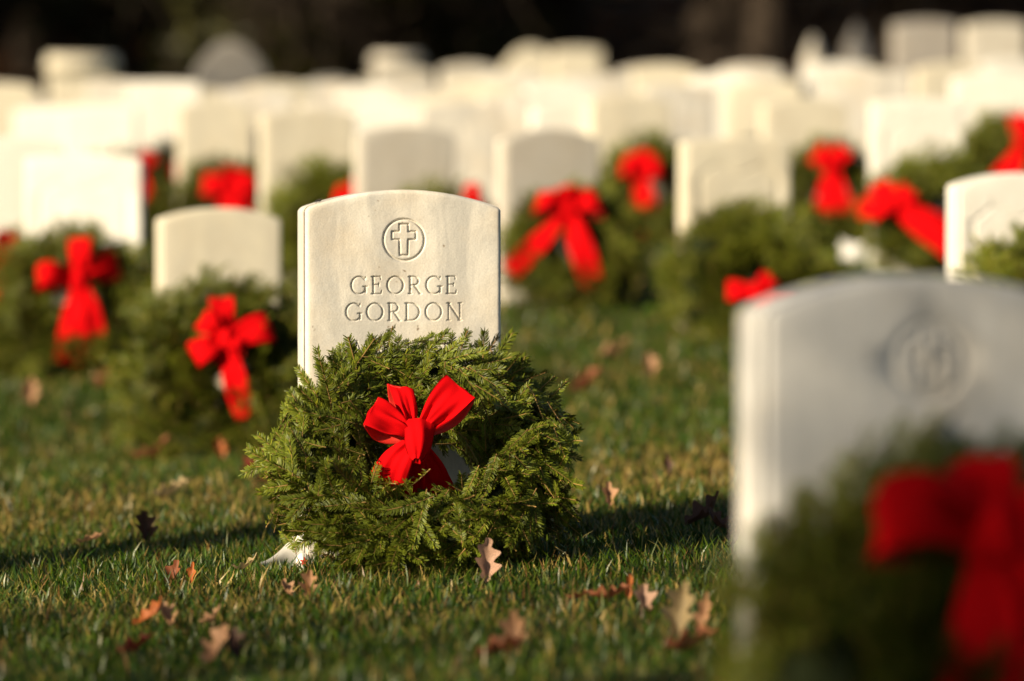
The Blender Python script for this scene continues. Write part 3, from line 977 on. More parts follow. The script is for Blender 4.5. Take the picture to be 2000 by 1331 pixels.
inner2 = obj('foliage', merge_sprigs('foliage', extra_, SPRIG_G, r_, [M_NEEDLE, M_BARK]), W_MAIN)
inner2['kind'] = 'stuff'
main_frames = [f for f in sprig_frames(np.random.default_rng(5), 370, 0.153, 0.086, (-35, 190), 0.9, nw=0.34, shape=True)
               if np.hypot(*(f[0][:2, 3] + f[0][:2, 1] * .08 - np.array([0, -0.02]))) > 0.078][:300]
for (m, s) in main_frames:
    o = obj('sprig', SPRIG_ME[int(r_.integers(0, 8))], W_MAIN)
    o.matrix_local = Matrix(m.tolist()) @ Matrix.Scale(s, 4)

# the sharp bow: control rows measured in the bow's own plane (x right, y up, z out)
def px_bow(px, py):
    return (px - 812) / 1205.0, -(py - 866) / 1205.0


def quad_loop(p_in, c0, c1, lift=0.03, pinch=0.010, z0=0.010, under=0.012):
    """a loop whose folded end runs from corner c0 to corner c1 (pixels of the photograph, bow plane)"""
    a = np.array(px_bow(*p_in)); c0 = np.array(px_bow(*c0)); c1 = np.array(px_bow(*c1))
    mid = (c0 + c1) / 2; hv = (c1 - c0) / 2
    hl = np.linalg.norm(hv); hd = hv / hl
    def row(f, z, w, pl, sh=0.0):
        p = a + (mid - a) * f
        return [p[0] + sh * hd[0], p[1] + sh * hd[1], z, hd[0] * w, hd[1] * w, 0.0, pl]
    return [row(0.0, z0, pinch, 0.006), row(0.2, z0 + 0.010, hl * .58, 0.0075), row(0.45, lift * .8, hl * .84, 0.005), row(0.75, lift, hl * .97, 0.0018), row(0.97, lift * 1.02, hl, 0.0),
            row(1.0, lift * .94, hl, 0), row(0.97, lift * .80, hl, 0.0, 0.002), row(0.7, lift * .35 - under, hl * .95, 0.001, 0.004), row(0.35, -under * .6, hl * .7, 0.002, 0.004), row(0.0, -0.002, pinch, 0.003)]


def px_tail(pts, hw, zs):
    rows = []
    P = np.array([px_bow(*p) for p in pts])
    t = np.gradient(P, axis=0); t /= np.linalg.norm(t, axis=1, keepdims=True)
    for i in range(len(P)):
        s = (-t[i, 1], t[i, 0])
        rows.append([P[i, 0], P[i, 1], zs[i], s[0] * hw[i], s[1] * hw[i], 0.006 * math.sin(i * 2.1), 0.004 if i < 2 else 0.0015])
    return rows


make_bow(W_MAIN, (-0.014, -0.042, 0.094), (R(18), 0, 0),
         [quad_loop((818, 850), (864, 752), (914, 800), 0.034),
          quad_loop((797, 856), (738, 794), (712, 850), 0.030),
          quad_loop((800, 846), (804, 776), (758, 764), 0.022, z0=0.004)],
         [px_tail([(800, 876), (772, 905), (750, 945), (744, 990)], [0.012, 0.025, 0.030, 0.031], [0.012, 0.000, -0.045, -0.080]),
          px_tail([(818, 880), (838, 900), (850, 918), (858, 936)], [0.010, 0.020, 0.025, 0.026], [0.002, -0.050, -0.075, -0.090]),
          px_tail([(808, 884), (800, 920), (796, 965), (794, 1010)], [0.012, 0.022, 0.028, 0.028], [0.000, -0.045, -0.080, -0.105])],
         1.0, KNOT_TIP, 1, -6)

# blurred wreaths share three foliage masses
FOL = []
for i in range(3):
    r_ = np.random.default_rng(300 + i)
    fr = sprig_frames(r_, 380, 0.158, 0.082, (-60, 230), 1.0) + sprig_frames(r_, 60, 0.165, 0.085, (0, 180), 1.7)
    FOL.append(merge_sprigs('foliage', fr, LOD_G, r_, [M_NEEDLE, M_BARK]))
RING = ring_mesh('ring', 0.158, 0.055, M_CORE, 24, 6)


def wreath(key, label, off=0.0, zc=0.19, lean=40, spin=0, var=0, scale=1.0, d_front=0.20, bow=None, yaw=0, fill=False):
    st = STONES[key][0]
    o = wreath_root(st, off, zc, lean, yaw, label, d_front, scale)
    obj('ring', RING, o)
    f = obj('foliage', FOL[var % 3], o, None, (0, 0, R(spin))); f['kind'] = 'stuff'
    if fill:
        f = obj('foliage', FOL[(var + 1) % 3], o, (0, 0, 0.0), (0, 0, R(spin + 50))); f['kind'] = 'stuff'; f.scale = (0.5, 0.5, 1.1)
    if bow:
        make_bow(o, **bow)
    return o


def lp(ang, length=0.085, w=0.031, **k):
    return dict(ang=ang, length=length, w=w, **k)


def tl(ang, length=0.16, w=0.03, **k):
    return dict(ang=ang, length=length, w=w, **k)


BT = (R(18), 0, 0)
wreath('front', 'very dark blurred wreath with a dark red bow in the right foreground', -0.035, 0.185, 44, 20, 0, 0.98, 0.21, fill=True, bow=
       dict(loc=(0.012, 0.070, 0.105), rot=BT, loops=[lp(178, 0.085, 0.030, sag=0.01), lp(95, 0.050, 0.026), lp(12, 0.085, 0.034, sag=0.015), lp(150, 0.06, 0.028)], tails=[tl(-100, 0.24, 0.030, curl=4, drop=-.01), tl(-72, 0.24, 0.030, curl=-12, drop=-.01)], scale=1.2, seed=2))
wreath('cream', 'blurred bushy wreath with a many looped bow left of the central wreath', -0.035, 0.195, 27, 100, 1, 1.12, 0.29, fill=True, bow=
       dict(loc=(0.005, 0.050, 0.10), rot=(R(10), 0, 0), loops=[lp(200, 0.085, 0.033), lp(92, 0.088, 0.028), lp(18, 0.088, 0.034), lp(150, 0.07, 0.028), lp(-20, 0.05, 0.025)], tails=[tl(-84, 0.19, 0.028, curl=10), tl(-100, 0.06, 0.018)], scale=0.95, seed=3))
wreath('shield_left', 'blurred wreath at the left edge with a bow of three loops and two hanging tails', 0.0, 0.20, 30, 200, 2, 1.08, 0.24,
       dict(loc=(0.02, 0.035, 0.10), rot=(R(12), 0, 0), loops=[lp(178, 0.09, 0.030, sag=0.01), lp(108, 0.10, 0.028), lp(20, 0.085, 0.036)], tails=[tl(-96, 0.21, 0.032), tl(-70, 0.20, 0.031, curl=-8)], scale=1.12, seed=4))
wreath('right_edge', 'sharp edged dark wreath cut by the right edge beside a white stone', 0.05, 0.24, 30, 60, 0, 1.05, 0.20,
       dict(loc=(0.02, -0.01, 0.095), rot=BT, loops=[lp(185), lp(100), lp(10)], tails=[tl(-105), tl(-75)], seed=5))
wreath('behind_a', 'blurred wreath before the greyish headstone directly behind the central one', 0.06, 0.19, 38, 160, 1, 1.0, 0.20,
       dict(loc=(0.10, 0.09, 0.095), rot=BT, loops=[lp(170, 0.04, 0.022), lp(88, 0.085, 0.024), lp(20, 0.04, 0.02)], tails=[tl(-95, 0.15, 0.026), tl(-80, 0.12, 0.024)], seed=6))
wreath('behind_b', 'blurred wreath with the big bow of splayed tails right of the central headstone', 0.0, 0.185, 34, 250, 2, 1.0, 0.21,
       dict(loc=(-0.022, 0.105, 0.10), rot=(R(8), 0, 0), loops=[lp(176, 0.09, 0.030, sag=0.022), lp(6, 0.088, 0.036, sag=0.02), lp(60, 0.06, 0.03), lp(120, 0.06, 0.03)], tails=[tl(-124, 0.265, 0.030, curl=-6), tl(-78, 0.265, 0.036, curl=4)], scale=1.12, seed=7))
wreath('cream_flat', 'bushy olive green wreath before the square shouldered cream stone', -0.03, 0.175, 32, 330, 0, 1.12, 0.24, fill=True, bow=
       dict(loc=(0.0, -0.10, 0.10), rot=BT, loops=[lp(170, 0.07, 0.028), lp(60, 0.05, 0.024), lp(-12, 0.10, 0.034)], tails=[tl(-60, 0.16), tl(-35, 0.15)], seed=8))
wreath('white_shield', 'dark blurred wreath with a red bow slanting down to the right', 0.0, 0.21, 34, 30, 1, 1.05, 0.22,
       dict(loc=(-0.15, -0.02, 0.10), rot=(R(10), 0, R(-32)), loops=[lp(150, 0.075, 0.036), lp(60, 0.07, 0.034), lp(-120, 0.06, 0.028)], tails=[tl(-8, 0.25, 0.038), tl(-150, 0.10, 0.026), tl(8, 0.22, 0.03)], scale=1.12, seed=9))
wreath('far_right', 'dark wreath with a dark red bow leaning left near the right edge', 0.02, 0.22, 30, 90, 2, 1.1, 0.22,
       dict(loc=(0.03, 0.08, 0.10), rot=(R(8), 0, R(-25)), loops=[lp(120, 0.08, 0.034), lp(40, 0.08, 0.034)], tails=[tl(-95, 0.30, 0.04), tl(-85, 0.26, 0.036)], scale=1.1, seed=10))
wreath('left_edge', 'dark wreath with red bow cut off by the left edge of the picture', 0.0, 0.20, 34, 140, 0, 1.05, 0.24,
       dict(loc=(-0.01, 0.06, 0.10), rot=BT, loops=[lp(180), lp(90, 0.10), lp(5)], tails=[tl(-100, 0.2), tl(-78, 0.2)], seed=11))
wreath('lit_side', 'olive wreath with a red bow behind the left shoulder of the central headstone', 0.06, 0.21, 30, 70, 1, 1.12, 0.22,
       dict(loc=(0.06, 0.055, 0.10), rot=BT, loops=[lp(160, 0.07, 0.034), lp(80, 0.07, 0.034), lp(10, 0.07, 0.034)], tails=[tl(-110, 0.17), tl(-95, 0.16), tl(-130, 0.2)], seed=12))
wreath('mid_left', 'blurred wreath with a broad red bow behind the small arched stone', 0.03, 0.20, 34, 110, 2, 1.0, 0.2,
       dict(loc=(0.01, 0.05, 0.10), rot=BT, loops=[lp(175, 0.09, 0.04), lp(90, 0.07, 0.04), lp(5, 0.09, 0.04)], tails=[tl(-100, 0.16, 0.04), tl(-75, 0.16, 0.04)], scale=1.1, seed=13))
wreath('left_tall', 'dark green wreath with a narrow red bow between shield stone and cream stone', 0.02, 0.18, 30, 10, 0, 1.1, 0.2,
       dict(loc=(0.07, 0.03, 0.10), rot=BT, loops=[lp(150, 0.06), lp(60, 0.08)], tails=[tl(-95, 0.26, 0.034), tl(-75, 0.26, 0.034)], scale=1.1, seed=14))
wreath('row_a', 'blurred wreath with a round red bow and short tail right of the two greyish stones', 0.03, 0.20, 32, 50, 1, 1.0, 0.22,
       dict(loc=(-0.06, 0.04, 0.10), rot=BT, loops=[lp(170, 0.07, 0.04), lp(90, 0.07, 0.04), lp(10, 0.07, 0.04)], tails=[tl(-80, 0.22, 0.036), tl(-88, 0.2, 0.03)], scale=1.15, seed=15))
wreath('row_b', 'blurred wreath with a long narrow dark red bow between cream and white stones', 0.04, 0.19, 32, 80, 2, 1.0, 0.22,
       dict(loc=(-0.01, 0.09, 0.10), rot=BT, loops=[lp(150, 0.07, 0.036), lp(30, 0.07, 0.036)], tails=[tl(-98, 0.26, 0.036), tl(-75, 0.3, 0.03)], scale=1.15, seed=16))
wreath('left_pair_a', 'far wreath with a small red bow above the shield stone, left one', 0.0, 0.2, 34, 80, 0, 1.0, 0.2,
       dict(loc=(0.0, 0.10, 0.10), rot=BT, loops=[lp(170), lp(60)], tails=[tl(-95), tl(-75)], seed=17))
wreath('left_pair_b', 'far wreath with a small red bow above the shield stone, right one', 0.1, 0.2, 34, 180, 1, 1.0, 0.2,
       dict(loc=(0.08, 0.10, 0.10), rot=BT, loops=[lp(170), lp(60)], tails=[tl(-95), tl(-75)], seed=18))


# ------------------------------------------------------------------ fallen oak leaves
def leaf_mesh(seed, curl, fold, lobes=4, narrow=1.0):
    r = np.random.default_rng(seed)
    n, m = 30, 7
    t = np.linspace(0, 1, n)
    env = np.sin(np.pi * t ** 0.8) ** 0.7 * 0.30 * narrow
    G = Geo()
    u = np.linspace(-1, 1, m)
    wl = env * (0.72 + 0.30 * np.cos(2 * np.pi * lobes * (t - 0.04 + r.uniform(-.02, .02)))) + 0.012
    wr = env * (0.72 + 0.30 * np.cos(2 * np.pi * lobes * (t + 0.03 + r.uniform(-.02, .02)))) + 0.012
    wdt = np.where(u[None] < 0, wl[:, None], wr[:, None])
    x = u[None] * wdt + 0.04 * np.sin(t * 3 + seed)[:, None]
    y = np.repeat(t[:, None], m, 1) + np.abs(u[None]) * wdt * 0.35
    z = fold * np.abs(u[None]) ** 1.3 * wdt * 1.6 + curl * (t[:, None] - 0.4) ** 2 + 0.03 * np.sin(y * 9 + x * 11 + seed)
    v = np.stack([x, y, z], -1).reshape(-1, 3)
    c = np.ones((n, m, 3)) * (0.9 + 0.2 * np.abs(u))[None, :, None]
    c[:, m // 2] = 0.7
    G.add(v, grid_quads(n, m), None, 0, c.reshape(-1, 3))
    sv, sq = tube([[0.02 * math.sin(seed), 0, 0.0], [0, -0.08, 0.01], [-0.02, -0.18, 0.03]], [0.012, 0.01, 0.012], 4)
    G.add(sv, sq, None, 0, (0.5, 0.4, 0.35))
    return G


LEAF_COL = dict(tan=(0.46, 0.25, 0.13), pink=(0.55, 0.33, 0.22), orange=(0.44, 0.125, 0.028), rust=(0.27, 0.09, 0.038), dark=(0.085, 0.04, 0.024), red=(0.22, 0.035, 0.018), pale=(0.46, 0.34, 0.17))
leaf_n = 0
LGROUP = 'fallen oak leaves in the grass'


def leaf(px, py, size, col, label, pitch=20, roll=0, yaw=0, curl=0.5, fold=0.4, lobes=4, narrow=1.0, lift=0.018, same=False):
    """size = length in metres"""
    global leaf_n
    leaf_n += 1
    p = ground_at(px, py)
    G = leaf_mesh(leaf_n, curl * 1.6, fold * 1.7, lobes, narrow * 0.9)
    G.c = [c * np.array(LEAF_COL[col]) for c in G.c]
    me = G.mesh('oak_leaf', [M_LEAF])
    o = obj('oak_leaf', me, None, (p.x, p.y, g1(p.x, p.y) + lift), Euler((R(pitch), R(roll), R(yaw)), 'XYZ'))
    o.scale = (size * 0.92,) * 3
    tag(o, label, 'leaf', LGROUP)
    return o


leaf(944, 1152, 0.075, 'pink', 'pale pinkish brown oak leaf standing against the foot of the central wreath', 72, 8, 8, 0.4, 0.3, 3, 1.1, 0.008)
leaf(603, 1192, 0.05, 'tan', 'small tan leaf upright in the grass below the white card', 60, 0, -15, 0.6, 0.5, 3, 1.2, 0.01)
leaf(568, 1194, 0.035, 'tan', 'tiny tan leaf scrap left of the small upright tan leaf', 35, 0, 40, 0.5, 0.5, 2, 1.3)
leaf(262, 1256, 0.062, 'orange', 'orange tan curled leaf leaning right, leftmost in the bottom grass', 40, 25, -60, 0.6, 0.3, 3, 0.8)
leaf(335, 1255, 0.05, 'tan', 'flat tan leaf beside the curled orange leaf in the bottom left grass', 25, 0, 30, 0.5, 0.5, 3, 1.1)
leaf(388, 1252, 0.045, 'tan', 'small tan leaf, rightmost of three in the bottom left grass', 30, 10, -70, 0.5, 0.4, 3, 0.8)
leaf(228, 1312, 0.06, 'red', 'dark reddish leaf low in the bottom left grass', 20, 0, -70, 0.3, 0.4, 3, 1.0)
leaf(400, 1334, 0.07, 'tan', 'broad tan leaf at the bottom edge left of centre', 40, 0, -40, 0.4, 0.3, 3, 1.2)
leaf(462, 1326, 0.06, 'dark', 'dark brown leaf at the bottom edge beside the broad tan leaf', 35, 0, 10, 0.4, 0.4, 3, 1.1)
leaf(1012, 1312, 0.068, 'tan', 'large orange brown oak leaf standing at the bottom centre', 62, -10, -14, 0.5, 0.35, 3, 1.2, 0.012)
leaf(930, 1318, 0.07, 'rust', 'flat rust leaf left of the large orange leaf at the bottom', 14, 0, -75, 0.3, 0.4, 3, 1.1)
leaf(1228, 1196, 0.042, 'orange', 'vivid orange pointed leaf standing up right of the central wreath', 80, 0, 8, 0.2, 0.3, 1, 0.8, 0.014)
leaf(1150, 1208, 0.07, 'rust', 'long rust leaf lying flat left of the vivid orange leaf', 8, 10, -84, 0.25, 0.5, 4, 0.6, 0.026)
leaf(1105, 1206, 0.045, 'rust', 'small rust leaf left of the long rust leaf', 8, 0, -80, 0.3, 0.4, 3, 0.6, 0.024)
leaf(1262, 1218, 0.045, 'pink', 'greyish tan leaf right of the vivid orange leaf', 55, 0, 10, 0.5, 0.4, 2, 1.5, 0.012)
leaf(1325, 1272, 0.085, 'pale', 'large pale tan oak leaf standing before the dark foreground wreath', 66, 5, -14, 0.5, 0.4, 3, 1.05, 0.01)
leaf(1372, 1258, 0.06, 'tan', 'narrow tan leaf beside the large pale oak leaf', 60, 0, -20, 0.5, 0.4, 3, 0.8, 0.01)
leaf(1345, 1058, 0.085, 'dark', 'dark brown leaf lying in the shadow right of the central wreath', 35, 10, -70, 0.5, 0.4, 3, 1.1, 0.02)
leaf(1420, 1066, 0.06, 'dark', 'dark leaf in the shadow next to the grey foreground stone', 30, 0, 50, 0.5, 0.4, 3, 1.1, 0.02)
leaf(283, 1080, 0.065, 'dark', 'dark brown leaf in the shadow band on the left grass', 60, 0, 12, 0.5, 0.4, 3, 1.3, 0.012)
leaf(330, 1162, 0.05, 'rust', 'rust leaf in the sharp left grass, left of its twin', 45, 0, -30, 0.5, 0.4, 2, 1.2, 0.01)
leaf(372, 1160, 0.04, 'orange', 'small orange leaf in the sharp left grass, right of the rust one', 60, 0, -10, 0.4, 0.3, 2, 0.8, 0.012)
leaf(150, 1092, 0.06, 'tan', 'thin tan leaf lying in the left grass below the shadow band', 10, 0, -60, 0.4, 0.4, 3, 0.6, 0.025)
leaf(478, 952, 0.075, 'red', 'reddish curled leaf left of the central wreath', 30, 0, -50, 0.7, 0.5, 3, 1.2)
leaf(505, 968, 0.085, 'rust', 'rust leaf just below the reddish leaf left of the central wreath', 20, 0, -70, 0.5, 0.4, 3, 1.0)
leaf(262, 920, 0.11, 'rust', 'long rust leaf at the foot of the many looped wreath', 20, 0, -78, 0.6, 0.4, 4, 0.8)
leaf(430, 915, 0.06, 'orange', 'orange leaf at the right foot of the many looped wreath', 60, 0, 10, 0.4, 0.4, 3, 1.0)
leaf(300, 993, 0.09, 'pale', 'pale straw coloured leaf in the grass below the many looped wreath', 15, 0, -70, 0.4, 0.4, 4, 0.9)
leaf(60, 812, 0.09, 'tan', 'orange tan leaf alone near the left edge', 55, 0, 10, 0.4, 0.4, 3, 1.2)
leaf(190, 775, 0.08, 'rust', 'dim rust leaf below the left hanging bow', 40, 0, -40, 0.4, 0.4, 3, 1.1)
leaf(1165, 718, 0.12, 'tan', 'tan leaf midway in the blurred lawn right of the central stone', 20, 0, -80, 0.4, 0.4, 3, 1.0)
leaf(1270, 752, 0.075, 'tan', 'small tan leaf right of the others in the blurred lawn', 55, 0, 10, 0.4, 0.4, 3, 1.2)
leaf(1118, 785, 0.12, 'rust', 'rust leaf beside the right shoulder of the central wreath', 25, 0, -60, 0.4, 0.4, 3, 1.0)
leaf(1238, 592, 0.12, 'tan', 'tan leaf between the splayed bow and the bushy olive wreath', 50, 0, 20, 0.4, 0.4, 3, 1.2)
leaf(1176, 606, 0.12, 'rust', 'rust leaf right of the splayed bow tails', 30, 0, -50, 0.4, 0.4, 3, 1.0)
leaf(1034, 612, 0.12, 'tan', 'tan leaf below the splayed bow tails', 30, 0, -70, 0.4, 0.4, 3, 1.0)
leaf(1325, 632, 0.10, 'pale', 'pale leaf at the left foot of the bushy olive wreath', 45, 0, 10, 0.4, 0.4, 3, 1.2)
leaf(1190, 1012, 0.05, 'tan', 'little tan leaf in the lit grass right of the central wreath', 60, 0, 10, 0.4, 0.4, 2, 1.2)
leaf(1305, 950, 0.05, 'dark', 'small dark leaf upright in the pale grass left of the grey stone', 70, 0, 5, 0.4, 0.3, 2, 0.8)
leaf(1300, 1310, 0.08, 'rust', 'dim rust leaf flat at the bottom right of centre', 10, 0, -80, 0.4, 0.4, 3, 1.0, 0.022)
leaf(455, 1150, 0.05, 'pale', 'thin brown curled leaf in the grass left of the white card', 10, 0, -60, 0.8, 0.6, 3, 0.5, 0.026)


# ------------------------------------------------------------------ curled white card at the foot of the wreath
def card():
    p = ground_at(556, 1112)
    root = obj('gift_card', None, None, (p.x, p.y - 0.05, g1(p.x, p.y)), (0, 0, R(10)))
    tag(root, 'curled white card with a red print under the left foot of the central wreath', 'card')
    n, m = 18, 8
    t = np.linspace(0, 1, n); u = np.linspace(0, 1, m)
    x = -0.042 + 0.075 * t
    top = 0.016 + 0.066 * t ** 1.7
    y = 0.020 * np.sin(t * 2.2)
    X = np.repeat(x[:, None], m, 1) + 0.004 * u[None]
    Zz = -0.008 + (top + 0.008)[:, None] * u[None]
    Yy = y[:, None] + 0.03 * (u[None] - 0.5) ** 2 - 0.012 * u[None]
    v = np.stack([X, Yy, Zz], -1).reshape(-1, 3)
    v2 = v + np.array([0, 0.0006, 0])
    q = grid_quads(n, m)
    obj('sheet', mesh_np('sheet', np.concatenate([v, v2]), np.concatenate([q, q[:, ::-1] + len(v)]), None, [M_PAPER]), root)
    # round tag in front carrying a red star shaped print
    a = np.linspace(0, 2 * np.pi, 24, endpoint=False)
    disc = np.stack([0.012 * np.cos(a), np.zeros(24), 0.016 * np.sin(a)], -1)
    vv = np.concatenate([disc, disc + np.array([0, 0.0008, 0]), [[0, 0, 0]], [[0, 0.0008, 0]]])
    tr = [[48, i, (i + 1) % 24] for i in range(24)] + [[49, 24 + (i + 1) % 24, 24 + i] for i in range(24)]
    tg = obj('tag', mesh_np('tag', vv, [[i, i + 24, (i + 1) % 24 + 24, (i + 1) % 24] for i in range(24)], tr, [M_PAPER], smooth=False), root, (0.030, -0.022, 0.016), (R(-15), 0, R(-8)))
    s = []
    for k in range(10):
        rr = 0.0085 if k % 2 == 0 else 0.0032
        s.append((rr * math.sin(k * math.pi / 5), 0, rr * math.cos(k * math.pi / 5)))
    s.append((0, 0, 0))
    obj('star', mesh_np('star', s, None, [[10, i, (i + 1) % 10] for i in range(10)], [M_REDINK], smooth=False), tg, (0.002, -0.0012, 0.001))


card()


# ------------------------------------------------------------------ scrap of white paper in the far lawn
def scrap():
    p = ground_at(1665, 512)
    n = 9
    u = np.linspace(-1, 1, n); A, B = np.meshgrid(u, u)
    r = np.random.default_rng(8)
    Zz = 0.035 + 0.012 * np.sin(A * 3 + 1) * np.cos(B * 4) + r.normal(0, 0.004, A.shape)
    v = np.stack([0.045 * A, 0.02 * B, Zz + 0.035 * B], -1).reshape(-1, 3)
    o = obj('paper_scrap', mesh_np('paper_scrap', np.concatenate([v, v - np.array([0, -0.002, 0.002])]), np.concatenate([grid_quads(n, n), grid_quads(n, n)[:, ::-1] + n * n]), None, [M_PAPER], smooth=False), None, (p.x, p.y, g1(p.x, p.y)))
    tag(o, 'small crumpled white paper scrap in the grass by the bushy olive wreath', 'paper')


scrap()


# ------------------------------------------------------------------ a fly on the shoulder of the central stone
def fly():
    x = -0.1405
    zl = mh - 0.030 * (x / 0.1655) ** 2
    root = obj('fly', None, None, MAIN.matrix_basis @ Vector((x, 0.030, zl + 0.001)), (0, R(-14), R(20)))
    tag(root, 'tiny black fly on the left shoulder of the central headstone', 'insect')
    G = Geo()
    for (cx, cz, rx, rz) in ((-0.0032, 0.0022, 0.0016, 0.0014), (0, 0.0024, 0.0024, 0.0017), (0.0042, 0.0018, 0.0032, 0.0017)):
        a = np.linspace(0, 2 * np.pi, 9)[:-1]; b_ = np.linspace(-1, 1, 7)
        v = np.array([[cx + rx * s, rz * math.sqrt(max(0.02, 1 - s * s)) * math.cos(k), cz + rz * math.sqrt(max(0.02, 1 - s * s)) * math.sin(k)] for s in b_ for k in a])
        G.add(v, grid_quads(7, 8, True))
    obj('body', G.mesh('body', [M_FLY]), root)
    for s in (-1, 1):
        G = Geo()
        a = np.linspace(0, 2 * np.pi, 13)[:-1]
        v = np.stack([0.0042 + 0.0042 * np.cos(a), s * (0.0022 + 0.0016 * np.sin(a) + 0.0012 * np.cos(a)), 0.0040 + 0 * a], -1)
        v = np.concatenate([v, v + np.array([0, 0, 0.0002]), [v.mean(0)]])
        G.add(v, [[i, (i + 1) % 12, (i + 1) % 12 + 12, i + 12] for i in range(12)], [[24, i, (i + 1) % 12] for i in range(12)])
        obj('wing', G.mesh('wing', [M_WING]), root)
        for k in (-1, 0, 1):
            v, q = tube([[k * 0.0015, 0, 0.002], [k * 0.0028, s * 0.0026, 0.0026], [k * 0.0038, s * 0.0042, -0.001]], [0.00032] * 3, 4)
            G = Geo(); G.add(v, q); obj('leg', G.mesh('leg', [M_FLY]), root)


fly()


# ------------------------------------------------------------------ trees
def leaf_cloud(r, n, clumps, size, c_lo, c_hi):
    """small leaf faces spread through clumps (cx, cy, cz, rx, ry, rz)"""
    cl = np.array(clumps)
    vol = cl[:, 3] * cl[:, 4] * cl[:, 5]
    k = r.choice(len(cl), n, p=vol / vol.sum())
    dv = r.normal(0, 1, (n, 3)); dv /= np.linalg.norm(dv, axis=1, keepdims=True)
    rad = r.random(n) ** 0.42
    p = cl[k, :3] + dv * rad[:, None] * cl[k, 3:6]
    nx = dv * 0.7 + r.normal(0, 0.6, (n, 3)) + np.array([0, 0, 0.25])
    nx /= np.linalg.norm(nx, axis=1, keepdims=True)
    a = np.cross(nx, r.normal(0, 1, (n, 3))); a /= np.linalg.norm(a, axis=1, keepdims=True)
    b_ = np.cross(nx, a)
    s = size * r.uniform(0.6, 1.4, n)[:, None]
    v = np.stack([p - a * s, p - b_ * s * .5, p + a * s, p + b_ * s * .5], 1).reshape(-1, 3)
    q = np.arange(n)[:, None] * 4 + np.array([[0, 1, 2, 3]])
    f = (r.random(n) * 0.6 + 0.4 * r.random(len(cl))[k])[:, None]
    c = np.repeat(np.array(c_lo) * (1 - f) + np.array(c_hi) * f, 4, 0)
    G = Geo(); G.add(v, q, None, 0, c)
    return G


def evergreen(seed, H, Rr, z0, n=9000, lo=(0.012, 0.020, 0.006), hi=(0.040, 0.052, 0.012)):
    r = np.random.default_rng(seed)
    clumps = []
    for i in range(46):
        f = r.random() ** 0.8
        z = z0 + (H - z0) * f
        rr = Rr * (1 - f) ** 0.75 * r.uniform(0.55, 0.95) + 0.15
        a = r.uniform(0, 6.283)
        s = (0.55 + 0.5 * (1 - f)) * Rr / 2.6 * r.uniform(0.7, 1.3)
        clumps.append((rr * math.cos(a), rr * math.sin(a), z, s * 1.2, s * 1.2, s * 0.75))
    crown = leaf_cloud(r, n, clumps, 0.13, lo, hi).mesh('crown', [M_FOLIAGE], False)
    G = Geo()
    zz = np.linspace(-0.3, H * 0.95, 9)
    pts = np.stack([0.12 * np.sin(zz * 0.6 + seed), 0.1 * np.cos(zz * 0.5), zz], -1)
    v, q = tube(pts, np.linspace(0.30, 0.04, 9) * Rr / 2.6 * np.where(zz < 0.2, 1.35, 1.0), 9)
    G.add(v, q)
    for i in range(16):
        f = r.uniform(0.05, 0.85); z = z0 * 0.8 + (H * .9 - z0 * .8) * f; a = r.uniform(0, 6.283); l = Rr * (1 - f) * 0.85 + .2
        v, q = tube([[0, 0, z], [l * .5 * math.cos(a), l * .5 * math.sin(a), z + l * .08], [l * math.cos(a), l * math.sin(a), z + l * .1]], [0.06, 0.04, 0.015], 5)
        G.add(v, q)
    trunk = G.mesh('trunk', [M_TRUNK], True, False)
    return crown, trunk


EV = [evergreen(1, 11.0, 3.0, 1.3), evergreen(2, 9.0, 2.7, 0.7), evergreen(3, 13.0, 3.4, 2.2, 11000), evergreen(4, 10.0, 2.6, 0.4, 9000, (0.02, 0.024, 0.006), (0.070, 0.066, 0.014))]  # last variant: sunlight painted in as lighter olive leaves


def tree(k, x, y, rot, s, label):
    z = g1(x, y)
    root = obj('evergreen_tree', None, None, (x, y, z), (0, 0, R(rot)))
    root.scale = (s,) * 3
    tag(root, label, 'tree', 'evergreen trees of the wood')
    obj('trunk', EV[k][1], root); obj('crown', EV[k][0], root)


tree(3, at(690, 0, 43).x, 43 + CAM_Y, 40, 0.8, 'olive green evergreen with sunlight painted into its leaves behind the left centre rows')
tree(1, at(350, 0, 45).x, 45 + CAM_Y, 10, 0.9, 'black green evergreen behind the grey domed monument')
tree(0, at(1110, 0, 47).x, 47 + CAM_Y, 90, 0.9, 'dark evergreen in the middle of the wood edge')
tree(2, at(1398, 0, 42).x, 42 + CAM_Y, 200, 0.95, 'tree with thick black trunk behind the far rows right of centre')
tree(0, at(1760, 0, 46).x, 46 + CAM_Y, 250, 1.0, 'dark evergreen behind the two square monuments on the right')
tree(1, at(60, 0, 48).x, 48 + CAM_Y, 300, 1.0, 'dark evergreen at the left end of the wood edge')
WOOD = 'dark evergreen standing deep in the shaded wood'
for i, (x, y) in enumerate([(-13, 18.5), (-17.5, 21.5), (-11.0, 23.0), (-21, 25.5), (-12.5, 32), (-7.0, 36.5), (-3.5, 40), (0.5, 39), (3.5, 41.5), (7.5, 36), (6.8, 42.5), (-10.5, 40),
                           (-24, 30), (10.5, 41), (-6, 45), (2, 47), (-1.5, 52), (6, 50), (-10, 50), (11, 49), (-15, 43), (-22, 38), (15, 45), (-27, 36), (-16, 52)]):
    tree([0, 2, 1, 2][i % 4], x, y + 10.5, i * 77, 0.95 + 0.05 * (i % 4), WOOD)


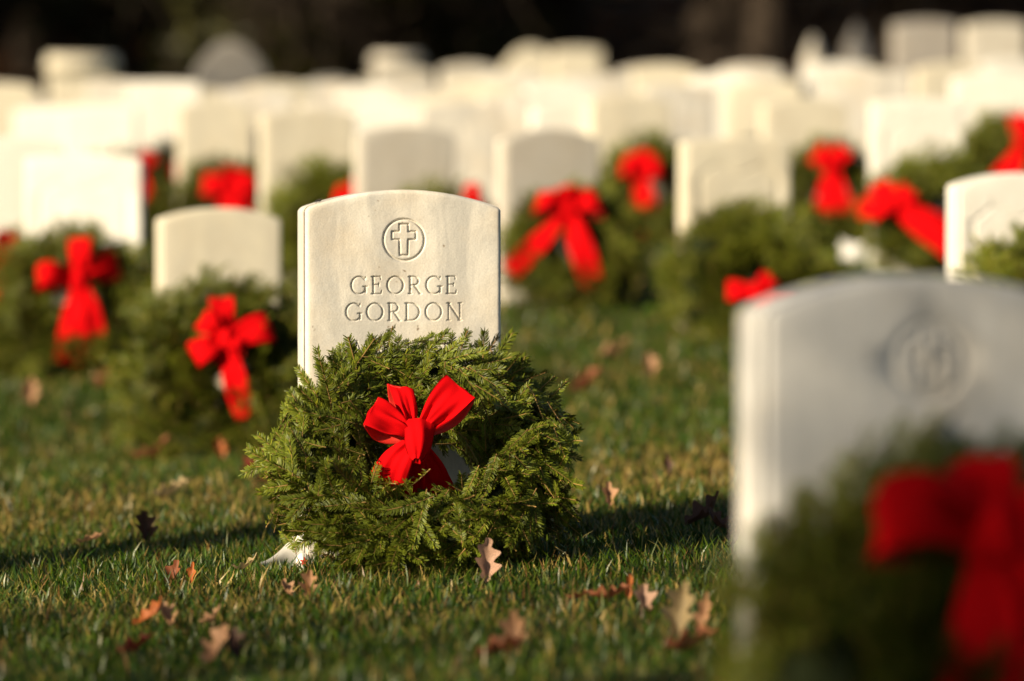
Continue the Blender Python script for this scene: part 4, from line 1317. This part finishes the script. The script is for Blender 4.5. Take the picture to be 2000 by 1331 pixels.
# bare deciduous trees left of the frame: their twigs throw thin shade
def bare_tree_mesh(seed=5):
    r = np.random.default_rng(seed)
    trunk = Geo(); G = Geo()
    def grow(p, d, ln, rad, lev):
        n = 5
        pts = [p]
        dd = d.copy()
        for i in range(n - 1):
            dd = dd + r.normal(0, 0.13, 3) + np.array([0, 0, 0.03]); dd /= np.linalg.norm(dd)
            pts.append(pts[-1] + dd * ln / (n - 1))
        pts = np.array(pts)
        v, q = tube(pts, np.linspace(rad, rad * 0.6, n), 7 if lev < 2 else 4)
        (trunk if lev == 0 else G).add(v, q)
        if lev >= 5:
            return
        for i in range((4, 5, 5, 5, 4)[lev]):
            f = r.uniform(0.45 if lev == 0 else 0.25, 1.0)
            k = min(int(f * (n - 1)), n - 2)
            b0 = pts[k] + (pts[k + 1] - pts[k]) * (f * (n - 1) - k)
            nd = dd + r.normal(0, 0.75, 3); nd /= np.linalg.norm(nd)
            grow(b0, nd, ln * r.uniform(0.55, 0.75), rad * (0.5 if lev == 0 else 0.58), lev + 1)
    grow(np.array([0, 0, -0.2]), np.array([0.0, 0.0, 1.0]), 3.9, 0.17, 0)
    return trunk.mesh('trunk', [M_TRUNK], True, False), G.mesh('crown', [M_TRUNK], True, False)


BARE = bare_tree_mesh()


def bare_tree(x, y, s, rot, label):
    root = obj('bare_tree', None, None, (x, y, g1(x, y)), (0, 0, R(rot)))
    root.scale = (s,) * 3
    tag(root, label, 'tree')
    obj('trunk', BARE[0], root); obj('crown', BARE[1], root)


bare_tree(-8.487, -10.345, 1.2, 0, 'bare winter tree whose twigs throw the thin shade over the right foreground')
bare_tree(-19.5, 8.5, 1.5, 120, 'tall bare winter tree whose twigs shade the farthest headstones')
WE = 'bare trunk standing at the edge of the wood, '
bare_tree(at(1490, 0, 41).x, 41 + CAM_Y, 1.5, 40, WE + 'right of the thick black one')
bare_tree(at(985, 0, 44).x, 44 + CAM_Y, 1.4, 200, WE + 'behind the middle of the rows')
bare_tree(at(545, 0, 42).x, 42 + CAM_Y, 1.2, 290, WE + 'right of the domed monument')
bare_tree(at(225, 0, 46).x, 46 + CAM_Y, 1.6, 10, WE + 'near its left end')
bare_tree(at(1880, 0, 48).x, 48 + CAM_Y, 1.5, 160, WE + 'behind the square monuments')
